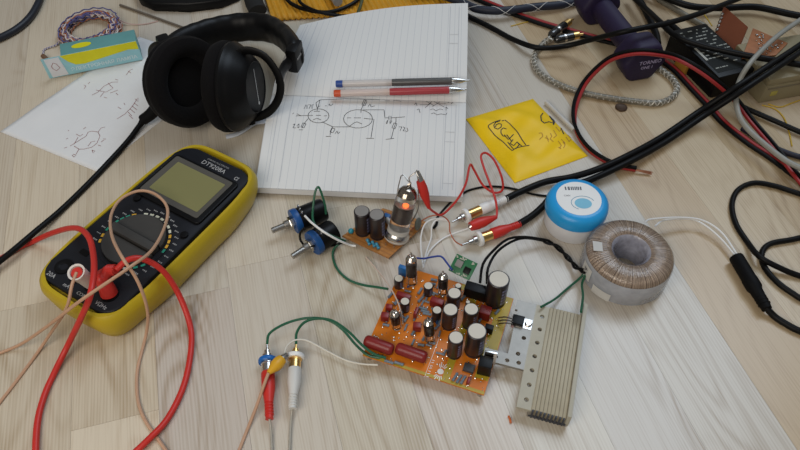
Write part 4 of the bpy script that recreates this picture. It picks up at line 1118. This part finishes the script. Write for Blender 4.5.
# ------------------------------------------------------------------ loose hook-up wires
wire('green_wire', 'dark green wire from red phono socket to the amplifier board', 'wire', [(267, 344, 8), (270, 333, 12), (287, 323, 13), (308, 318, 13), (328, 320, 13), (343, 330, 12), (356, 345, 12), (368, 355, 12.2), (380, 358, 13)], 1.15, M_green)
wire('green_wire', 'dark green wire from gold phono socket to the amplifier board', 'wire', [(296, 344, 8), (297, 332, 12), (305, 322, 18), (319, 318.5, 21), (334, 321.5, 20), (349, 332, 18), (362, 345, 17), (374, 354, 16), (386, 358, 15)], 1.15, M_green)
wire('white_wire', 'thin white wire from yellow clip to the amplifier board corner', 'wire', [(284, 356, 14), (287, 346, 12), (296, 340, 10), (308, 341, 8), (325, 350, 5), (345, 360, 5), (362, 364, 8), (378, 365, 12)], .75, mat('ivory_pvc', (.66, .62, .54), .4))
wire('green_wire', 'dark green wire curving from the potentiometers to the board', 'wire', [(342, 241, 8), (334, 249, 4), (333, 258, 1.3), (338, 270, 1.3), (349, 280, 1.3), (363, 285, 3), (376, 287, 8), (388, 289, 12)], 1.15, M_green)
wire('green_wire', 'green wire standing in a tall loop above the potentiometers', 'wire', [(326, 214, 26), (325, 205, 34), (321, 192, 44), (318, 187, 48), (315, 193, 44), (313, 208, 34), (313, 220, 30), (318, 228, 31), (330, 235, 29), (345, 241, 12)], 1.1, M_green)
wire('white_wire', 'white wire from potentiometer lug to the stripboard', 'wire', [(305, 216, 28), (312, 223, 32), (324, 232, 33), (338, 240, 22), (350, 245, 9), (356, 246, 8.5)], 1.1, M_white)
wire('black_wire', 'short black wire bowed between the two potentiometers', 'wire', [(304, 228, 20), (300, 234, 10), (301, 241, 6), (306, 246, 8), (314, 246, 20)], 1.1, M_cable)
wire('black_wire', 'short black wire from potentiometer to stripboard corner', 'wire', [(326, 246, 8), (335, 245, 6), (344, 242, 8)], 1.2, M_cable)
wire('pale_wire', 'hair-thin pink-white wire drooping onto the amplifier board', 'wire', [(366, 257, 2), (378, 271, 6), (388, 284, 16), (396, 298, 22), (401, 312, 22), (403, 324, 12)], .55, mat('pinkish_wire', (.60, .46, .38), .4))
wire('white_wire', 'thin white wire bending from the stripboard down to the floor', 'wire', [(446, 219, 9), (434, 219, 11), (425, 224, 10), (421, 236, 6), (421, 250, 5), (423, 266, 11)], .8, M_white)
wire('white_wire', 'thin white wire dropping straight beside the stripboard', 'wire', [(447, 220.5, 8), (437, 220, 10), (432, 226, 8), (431, 238, 3), (427, 250, 5), (424, 262, 10)], .8, M_white)
wire('white_wire', 'thin white wire from the red crocodile clip to the board', 'wire', [(470, 228, 10), (458, 232, 4), (444, 238, 2), (432, 248, 3), (426, 258, 6), (423, 268, 11)], .8, M_white)
wire('orange_wire', 'fine orange-red wire from stripboard to red phono socket', 'wire', [(411, 230, 9), (420, 222, 10), (431, 216, 14), (442, 216, 14), (449, 222, 8), (450, 232, 3), (455, 241, 4), (462, 245.5, 8)], .65, mat('orange_red_wire', (.42, .12, .05), .45))
wire('grey_offcut', 'short grey wire stub on the floor beside the stripboard', 'wire', [(437, 222, 1.5), (436, 225, 1.5), (433.5, 228, 1.5)], 1.4, M_rub)
wire('blue_white_wire', 'blue and white wire running to the green module', 'wire', [(416, 258, 18), (424, 258.5, 16), (432, 257, 14), (441, 256.5, 14), (447, 263, 16), (452, 270, 20)], .9, mat('blue_wire', (.03, .06, .30), .45))
wire('black_wire', 'thin black wire curving from behind the notebook corner to the jar', 'wire', [(436, 219, 1.2), (445, 208, 1.2), (456, 198, 1.2), (470, 190, 1.2), (490, 186.5, 1.2), (512, 188.5, 1.2), (532, 194, 1.2), (548, 196, 1.2), (556, 194, 1.2)], 1.15, M_cable)
o = MB().tube(W([(508.5, 416, 1), (510, 419, 1.2), (511, 423, 1)]), .9, 8, 4).build('wire_clipping', mat('bright_orange_pvc', (.60, .14, .03), .5))
tag(o, 'tiny orange wire clipping on the floor beside the heatsink', 'wire clipping')

# ------------------------------------------------------------------ mains lead with in-line connector
def mains():
    o0 = at(750, 285, 0)
    t = thing('power_cable', 'black cable with moulded in-line connector joined to the white leads', 'cable', o0)
    A = at(736, 257, 7.4); B = at(767, 309, 7.2); d = (B - A).normalized(); L = (B - A).length
    MB().lathe([(0, 0), (6.2, 0), (6.6, 1), (6.6, L * .42), (7.0, L * .46), (7.0, L * .60), (5.6, L * .66), (4.9, L * .9), (4.4, L), (0, L)], 18, A, d).build('connector', M_rub, t, org=o0)
    MB().tube([B - d * 2, at(774, 316, 3.6), at(786, 324, 3), at(802, 332, 3), at(850, 350, 3), at(930, 362, 3), at(1040, 355, 3)], 3.0, 10).build('cable', M_cable, t, org=o0)
    m = MB()
    for k in range(4): m.lathe([(4.6, 0), (5.4, .4), (5.4, 1.2), (4.6, 1.6)], 14, A + d * (L * (.72 + .06 * k)), d)
    tag(m.build('grip_ribs', M_rub, t, org=o0), kind='stuff')
mains()
wire('looped_cable', 'black cable lying in a double loop behind the in-line connector', 'cable',
     [(850, 210, 2.8), (800, 194, 2.8), (775, 186, 2.8), (754, 183, 2.8), (738, 190, 2.8), (732, 205, 2.8), (736, 224, 2.8), (748, 243, 3), (760, 257, 8.5), (780, 268, 6), (800, 276, 3), (840, 288, 3), (870, 268, 3), (850, 240, 3), (815, 236, 3), (790, 240, 3), (770, 244, 3), (762, 253, 3), (764, 266, 3), (775, 280, 3), (792, 293, 3), (815, 305, 3), (880, 325, 3), (960, 330, 3), (1050, 310, 3)], 2.7, M_cable, 10)

# ------------------------------------------------------------------ things along the far side
def ribbed_sheet():
    c = at(350, 0, 0); o0 = Vector((c.x, c.y, 0))
    t = None
    m = MB()
    A = at(272, 22, 0); ex = Vector((250, 28, 0)); ey = Vector((-40, 150, 0))
    def fn(u, v):
        p = A + ex * u + ey * v
        return Vector((p.x, p.y, 4 + 1.3 * math.sin(u * 2 * math.pi * 34 + v * 9)))
    m.grid(fn, 34 * 8, 12)
    o = m.build('ribbed_sheet', mat('orange_fabric', (.60, .29, .015), .6, var=.2, scale=60))
    sd = o.modifiers.new('thick', 'SOLIDIFY'); sd.thickness = .0022; sd.offset = -1
    tag(o, 'ribbed orange sheet under the far end of the notebook', 'sheet')
ribbed_sheet()
wire('curved_cable', 'black cable sweeping over the orange ribbed sheet', 'cable', [(282, -6, 8.5), (292, 4, 8.5), (308, 10, 8.5), (330, 12, 8.5), (352, 4, 9), (365, -8, 9)], 2.6, M_cable)
wire('curved_cable', 'second black cable with short bend crossing the orange sheet', 'cable', [(300, -10, 9), (300, 2, 13), (316, 11, 13), (338, 15.5, 9), (348, 16, 8.5), (356, 16, 8)], 2.2, M_cable)
wire('dark_green_cord', 'dark olive green cord across the orange sheet behind the notebook', 'cord', [(364, -8, 14.5), (361, 4, 14.5), (358, 13, 9)], 2.2, mat('olive_cord', (.07, .08, .03), .6))
o = MB().tube(W([(328, -12, 13), (334, -4, 13), (338, 2, 13)]), 6.5, 10, 4).build('plug_body', mat('grey_plug', (.30, .30, .30), .4)); tag(o, 'grey metal plug end lying on the orange sheet', 'plug')
def gadget():
    a = at(421, 6, 0); t = thing('small_gadget', 'small black gadget with red and white buttons behind the notebook', 'gadget', (a.x, a.y + 26, 7), R(4))
    MB().box((18, 0, 9), (52, 34, 16), 1.5).build('case', M_black, t)
    for x, mm in ((4, M_red), (16, M_white), (27, mat('print_mid_blue', (.10, .28, .42), .6)), (36, M_red)):
        MB().box((x, -12, 17.2), (6, 5, 1.6), .4).build('button', mm, t)
gadget()
o = MB().tube(W([(253, -25, 10), (253, -8, 10), (254, 2, 10), (258, 11, 10)]), 12, 14, 5, flat=(1.0, .7)).build('strap', mat('black_strap_mat', (.008, .008, .008), .8)); tag(o, 'thick black strap end behind the headband', 'strap')
def black_case():
    pts = [at(137, -2, 0), at(142, 7, 0), at(155, 12.5, 0), at(190, 12.5, 0), at(222, 9.5, 0), at(240, 2, 0), at(246, -8, 0), at(240, -30, 0), at(140, -30, 0)]
    c = base(pts); m = MB(); m.prism([(p.x, p.y) for p in pts], 0, 14, 4)
    o = m.build('plastic_tray', M_black); tag(o, 'low glossy black plastic tray behind the headphones', 'tray')
black_case()
wire('metal_rod', 'thin dull grey-brown rod lying behind the headphones', 'rod', [(120, 5, 2), (145, 14, 2), (170, 23, 2), (188, 29.5, 2)], 1.6, mat('dull_metal', (.17, .14, .11), .4, .3))
wire('thick_cable', 'thick blue-black cable curving near the wire coil', 'cable', [(46, -20, 5), (42, -8, 5), (38, 4, 5), (30, 17, 5), (18, 28, 5), (2, 37, 5), (-30, 50, 5)], 4.6, mat('blue_black_cable', (.010, .012, .020), .45), 10)
def cable_tie_strip():
    P = W([(226, 137, 1.2), (237, 134, 1.6), (247, 128, 2.5), (255, 123, 4), (266, 121, 5)])
    o = MB().tube(P, 3.4, 10, 6, flat=(1, .3)).build('flat_strip', mat('white_strip', (.62, .66, .74), .4)); tag(o, 'flat white plastic strip between the headphones and notebook', 'strip')
cable_tie_strip()

# ------------------------------------------------------------------ cables and gear in the far right
def braided_blue():
    P = W([(440, -6, 14), (463, 3, 12), (480, 9.5, 11.5), (505, 10.5, 12), (535, 7, 9), (565, 4, 7), (590, -4, 6), (610, -20, 6)])
    o0 = Vector((P[2].x, P[2].y, 0)); t = thing('sleeved_cable', 'dark blue sleeved cable with white zigzag threads behind the notebook', 'cable', o0)
    MB().tube(P, 5.2, 12).build('sleeve', mat('navy_sleeve', (.014, .018, .035), .55, scale=400), t, org=o0)
    for ph, hd in ((0, 1), (0, -1)): MB().tube(helix(P, 5.2, 46, ph, 14, hd), .32, 5, 1, smooth=False).build('thread', M_print, t, org=o0)
braided_blue()
def twist(P, off, a0, a1, n=8):
    F = frames(smooth_path(P, n)); k = len(F); out = []
    for i, (p, nx, ny) in enumerate(F):
        f = min(1, max(0, (i / (k - 1) - .22) / .16)); a = R(a0 + (a1 - a0) * f)
        out.append(p + nx * (off * math.cos(a)) + ny * (off * math.sin(a)))
    return out
def twin(name, label, pts, r, m1, m2, end=None, tw=(0, 0)):
    P = W(pts); o0 = Vector((P[len(P) // 2].x, P[len(P) // 2].y, 0)); t = thing(name, label, 'cable', o0)
    MB().tube(twist(P, -r * .97, *tw), r, 8, 1, smooth=False).build('red_strand' if m1 is M_redw else 'strand', m1, t, org=o0)
    MB().tube(twist(P, r * .97, *tw), r, 8, 1, smooth=False).build('black_strand', m2, t, org=o0)
    if end:
        for k in range(7):
            o_ = Vector((random.uniform(-1, 1), random.uniform(-1, 1), random.uniform(-.6, .9)))
            MB().tube([at(*end[0]) + o_ * .8, (at(*end[0]) + at(*end[1])) / 2 + o_ * 1.3, at(*end[1]) + o_ * 1.6], .45, 5, 4).build('copper_strand', M_copper, t, org=o0)
    return t
twin('speaker_wire', 'red and black twin wire running straight beneath the gold phono plugs', [(466, -6, 3), (478, -1, 3), (500, 8, 3), (520, 15.5, 3), (545, 24, 3), (570, 31, 3), (590, 36.5, 3), (612, 42, 3), (632, 46, 3)], 2.6, M_redw, M_cable)
twin('speaker_wire', 'red and black twin wire in a wide loop ending in bare copper', [(636, 169, 4.2), (620, 166, 4.2), (603, 159, 4.2), (588, 148, 4.2), (578, 134, 4.2), (574, 119, 4.2), (576, 102, 10), (584, 84, 16), (597, 69, 30), (612, 58, 45), (632, 52.5, 56), (652, 52.5, 57), (675, 57, 48), (695, 67, 42), (715, 81, 32), (735, 99, 16), (752, 121, 10), (775, 148, 10.5), (805, 186, 10), (850, 240, 10)], 2.05, M_redw, M_cable, ((637, 170, 4), (652, 173, 2.5)), (100, 190))
twin('speaker_wire', 'red and black twin wire passing under the thick black pair', [(662, 60, 3), (676, 71, 3), (691, 87, 3), (707, 104, 3), (724, 123, 3), (748, 142, 3), (772, 158, 3), (800, 179, 3), (812, 188, 3)], 2.4, M_redw, M_cable)
wire('black_cable', 'black cable arching from behind the notebook across the dumbbell handle', 'cable', [(452, 6, 12), (466, 15, 5), (486, 25, 3.2), (508, 37, 3.4), (530, 46, 10), (546, 48, 11.5), (568, 45.5, 13), (592, 39.5, 30), (618, 33, 56), (642, 28, 62), (668, 23, 58), (698, 14, 50), (730, 2, 44), (770, -14, 40)], 3.3, M_cable, 10)
def braid():
    P = W([(552, 38, 12), (545, 42, 7), (536, 52, 4), (534, 62, 4), (540, 73, 4), (556, 83, 4), (580, 92, 4), (610, 98, 4), (640, 102, 4), (658, 103, 4), (671, 98, 4), (677, 89, 4), (673, 80, 4), (664, 72, 4), (653, 65, 4)])
    o0 = Vector((P[7].x, P[7].y, 0)); t = thing('phono_cable', 'clear braided silver phono cable curving across the floor with two gold plugs', 'cable', o0)
    MB().tube(P, 3.3, 12).build('sheath', mat('silver_braid', (.20, .185, .15), .4, .3, var=.3, scale=400), t, org=o0)
    for k in range(2):
        for hd in (1, -1): MB().tube(helix(P, 3.3, 13, k * 3.14, 10, hd), .7, 5, 1, smooth=False).build('braid_strand', mat('braid_bright', (.50, .48, .43), .4, .3), t, org=o0)
    for a, b, nm in (((550, 36, 13), (573, 19, 13), 0), ((555, 40, 12), (583, 34, 12), 1)):
        A = at(*a); B = at(*b); d = (B - A).normalized(); L = (B - A).length
        q = MB().lathe([(0, 0), (3.2, 0), (5.0, 3), (5.3, 6), (5.3, L * .62), (4.6, L * .64), (4.6, L * .66), (0, L * .66)], 16, A, d).build('plug', mat('gunmetal', (.10, .10, .10), .22, .9), t, org=o0)
        MB().lathe([(0, L * .64), (5.0, L * .64), (5.0, L * .82), (1.6, L * .83), (1.4, L), (0, L + .6)], 16, A, d).build('gold_tip', M_gold, q, org=o0)
        MB().lathe([(5.4, L * .3), (5.5, L * .32), (5.5, L * .36), (5.4, L * .38)], 16, A, d).build('silver_band', M_steel, q, org=o0)
braid()
wire('braided_cable', 'silver braided cable end emerging above the power adapter', 'cable', [(650, -10, 4), (660, 0, 4), (675, 9, 4), (692, 19, 4), (706, 27, 4)], 3.6, mat('silver_braid', (.32, .30, .26), .35, .4), 10)
wire('yellow_wire', 'fine yellow wire beneath the gold phono plugs', 'wire', [(511, 26, .8), (517, 24.5, .8), (524, 22.5, .8), (530, 21.5, .8)], .7, mat('yellow_pvc', (.55, .36, .03), .5))

def dumbbell():
    A = at(597, 2, 25); B = at(639, 56, 25); B.z = A.z = 24.8
    d = (B - A).normalized(); L = (B - A).length
    o0 = Vector(((A.x + B.x) / 2, (A.y + B.y) / 2, 0))
    t = thing('dumbbell', 'dark purple dumbbell with white lettering on its rounded head', 'dumbbell', o0)
    nm = mat('purple_neoprene', (.016, .009, .040), .6, var=.2, scale=300, bump=.2)  # purple darkened further, the shadow around it put into the colour
    MB().cyl(A, B, 14, 14, 24).build('handle', nm, t, org=o0)
    for C, sg in ((A, -1), (B, 1)):
        xa = d.cross(Vector((0, 0, 1))).normalized(); ya = Vector((0, 0, 1))
        m = MB(); pv = []
        for z in (-16, 17):
            pv.append([m.v(C + d * (sg * z) + (xa * math.cos(R(60 * k)) + ya * math.sin(R(60 * k))) * 28.5) for k in range(6)])
        fs = [m.f(pv[0][::-1]), m.f(pv[1])] + [m.f([pv[0][k], pv[0][(k + 1) % 6], pv[1][(k + 1) % 6], pv[1][k]]) for k in range(6)]
        bmesh.ops.bevel(m.bm, geom=list({e for f_ in fs for e in f_.edges}), offset=6.5, segments=4, affect='EDGES', profile=.5)
        m.build('head', nm, t, org=o0)
    s = Vector((1, 0, 0)); s = (s - d * s.dot(d)).normalized(); n = s.cross(d); n = n if n.z > 0 else -n
    s = d.cross(n) * -1
    if s.x < 0: s = -s
    f = B + d * 17.3
    Mx = Matrix((s.to_4d(), n.to_4d(), d.to_4d(), (0, 0, 0, 1))).transposed()
    Mx = Matrix(((s.x, n.x, d.x, f.x - o0.x), (s.y, n.y, d.y, f.y - o0.y), (s.z, n.z, d.z, f.z), (0, 0, 0, 1)))
    lav = mat('lavender_print', (.42, .38, .58), .6)
    text('TORNEO', 6.8, lav, t, Mx @ Matrix.Translation((5, 3, 0)), bold=.12)
    text('ONE 1', 5.4, lav, t, Mx @ Matrix.Translation((2.5, -4, 0)), bold=.1)
dumbbell()
def adapter():
    cs = [at(674, 33, 31), at(703, 20, 31), at(752, 66, 31), at(723, 80, 31)]
    c = base(cs); ex = (cs[1] - cs[0] + cs[2] - cs[3]) / 2; ey = (cs[0] - cs[3] + cs[1] - cs[2]) / 2
    rz = math.atan2(ey.y, ey.x) - math.pi / 2
    t = thing('power_adapter', 'black power adapter brick with white printed label among the cables', 'adapter', c, rz)
    w, l = ex.length, ey.length
    MB().box((0, 0, 15.5), (w, l, 31), 3).build('case', M_black, t)
    MB().box((0, 0, 31.05), (w - 7, l - 14, .3)).build('label', mat('dark_label', (.008, .009, .008), .4, spec=.2), t, smooth=False)
    m = MB(); rr = random.Random(9)
    for k in range(13):
        y = l * .40 - k * (l * .062)
        x = -w * .38
        while x < w * .36:
            q = rr.uniform(1.5, 6)
            if rr.random() < .45: m.box((x + q / 2, y, 31.25), (q, 1.6, .1))
            x += q + 1.2
    tag(m.build('label_print', mat('faded_print', (.30, .31, .28), .6), t, smooth=False), kind='stuff')
    MB().box((-w * .38, -l * .05, 31.3), (3, 24, .12)).build('bar_strip', mat('faded_print2', (.42, .42, .38), .6), t, smooth=False)
    text('CE', 9, mat('faded_print2', (.42, .42, .38), .6), t, Matrix.Translation((-4, 0, 31.35)) @ Matrix.Rotation(R(0), 4, 'Z'))
    MB().tube([Vector((0, l / 2, 15)), Vector((0, l / 2 + 14, 15)), Vector((4, l / 2 + 40, 10))], 4.5, 10, 5).build('strain_relief', M_rub, t)
adapter()
def khaki_box():
    A = at(758, 104, 0); rz = R(14)
    t = thing('plastic_box', 'khaki plastic box with stepped rim beneath the thick black cables', 'box', A, rz)
    kh = mat('khaki_plastic', (.26, .22, .13), .5, var=.1)
    MB().box((45, 36, 12), (90, 72, 24), 3).build('base', kh, t)
    MB().box((45, 36, 28), (87, 69, 9), 3).build('lid', kh, t)
    MB().box((45, -.2, 21), (84, 1.6, 1.2), .3).build('seam', mat('khaki_dark', (.16, .13, .08), .6), t)
    MB().box((14, -.4, 13), (8, 1, 6), .4).build('sticker', mat('pale_yellow', (.42, .36, .08), .6), t)
khaki_box()
def loose_pcbs():
    q = [at(713, 38, 14), at(737, 53, 15), at(748, 27, 36), at(724, 6, 36)]
    m = MB(); n = (q[1] - q[0]).cross(q[3] - q[0]).normalized() * -1.6
    T = [m.v(p) for p in q]; Bq = [m.v(p + n) for p in q]
    m.f(T); m.f(Bq[::-1])
    for i in range(4): m.f([T[i], T[(i + 1) % 4], Bq[(i + 1) % 4], Bq[i]])
    c = base(q); t = thing('scrap_board', 'plain red-brown laminate board leaning behind the power adapter', 'circuit board', c)
    m.build('laminate', mat('phenolic_brown', (.17, .045, .015), .55, var=.15), t, org=c, smooth=False)
    for k in range(5): MB().ball(q[0].lerp(q[3], .25 + .12 * k) + Vector((1, -1, 1)), 2.2, 8).build('solder_blob', M_tin, t, org=c)
    q = [at(742, 58, 34.5), at(776, 55, 34.5), at(788, 43, 34.5), at(753, 28, 34.5)]
    c = base(q); t = thing('scrap_board', 'copper-side-up circuit board with solder blobs lying on the khaki box', 'circuit board', (c.x, c.y, 32.9))
    o0 = Vector((c.x, c.y, 32.9))
    MB().prism([(p.x, p.y) for p in q], 32.9, 34.5, .2).build('laminate', mat('copper_orange', (.34, .13, .05), .4, .2, var=.35, scale=140), t, org=o0)
    rr = random.Random(3); m = MB()
    for k in range(40):
        p = q[0].lerp(q[1], rr.uniform(.08, .92)).lerp(q[3].lerp(q[2], rr.uniform(.08, .92)), rr.uniform(.1, .9))
        m.ball(p + Vector((0, 0, .4)), rr.uniform(.7, 1.6), 6)
    tag(m.build('solder_blobs', M_steel, t, org=o0), kind='stuff')
loose_pcbs()
def orange_card():
    a = at(684, 74, 0); o = MB(Matrix.Translation(a) @ Matrix.Rotation(R(20), 4, 'Z')).box((0, 8, 6), (5, 20, 12), .8).build('orange_block', mat('orange_card', (.45, .22, .03), .6)); tag(o, 'small orange-yellow block tucked against the power adapter', 'block')
orange_card()
wire('grey_cable', 'light grey cable bending down over the khaki box', 'cable', [(840, -8, 46), (803, 18, 47), (780, 34, 48.5), (762, 50, 49), (748, 66, 45), (739, 82, 31), (736, 98, 29), (739, 115, 24), (747, 128, 20), (762, 142, 18), (785, 160, 18.5), (805, 170, 18), (820, 176, 17)], 2.9, mat('light_grey_cable', (.30, .30, .27), .45), 10)
wire('black_cable', 'thick black cable crossing over the power adapter label', 'cable', [(630, -6, 12), (645, 8, 18), (660, 22, 30), (676, 36, 36), (700, 45, 36.5), (725, 51, 38), (755, 57, 41.5), (785, 62, 41), (830, 70, 40)], 3.6, M_cable, 10)
wire('black_cable', 'thick black cable along the far side above the scrap boards', 'cable', [(640, -14, 12), (662, -4, 12.5), (690, 6, 12), (720, 8, 10), (755, 7, 10), (790, 14, 10), (830, 22, 10)], 4.4, M_cable, 10)
wire('black_cable', 'black cable bunched behind the dumbbell and power adapter', 'cable', [(634, -10, 5), (643, 6, 5), (650, 20, 5), (656, 34, 5), (658, 44, 5)], 4.2, M_cable, 10)
wire('black_cable', 'black cable leaving the khaki box corner across the floor', 'cable', [(737, 104, 4), (752, 111, 4.7), (775, 121, 4.7), (800, 132, 4.7), (840, 148, 4)], 3.0, M_cable, 10)
wire('navy_cable', 'dark navy cable under the grey cable by the khaki box', 'cable', [(742, 128, 3), (765, 143, 3.2), (785, 152, 3.2), (805, 158, 3.2), (845, 165, 3.2)], 3.0, mat('navy_pvc', (.012, .013, .03), .5), 10)
for lb, P in (('fine yellow wire curling out from under the khaki box', [(768, 104, .8), (780, 107, .8), (792, 103, .8), (806, 98, .8)]), ('fine yellow wire trailing down the floor below the khaki box', [(762, 105, .8), (775, 109, .8), (784, 118, .8), (789, 132, .8), (792, 146, .8)]), ('fine yellow wires fanned out beside the brown scrap board', [(700, 10, 2), (706, 17, 6), (712, 26, 10)])):
    wire('yellow_wire', lb, 'wire', P, .75, mat('yellow_pvc', (.55, .36, .03), .5))
o = MB().lathe([(0, 0), (6.4, 0), (6.8, .5), (6.8, 1.4), (6.2, 1.9), (5.2, 1.5), (0, 1.5)], 28, at(621, 108, .1)).build('coin', mat('brown_coin', (.07, .04, .025), .5, .4))
tag(o, 'small dark brown coin on the floor beside the silver braided cable', 'coin')
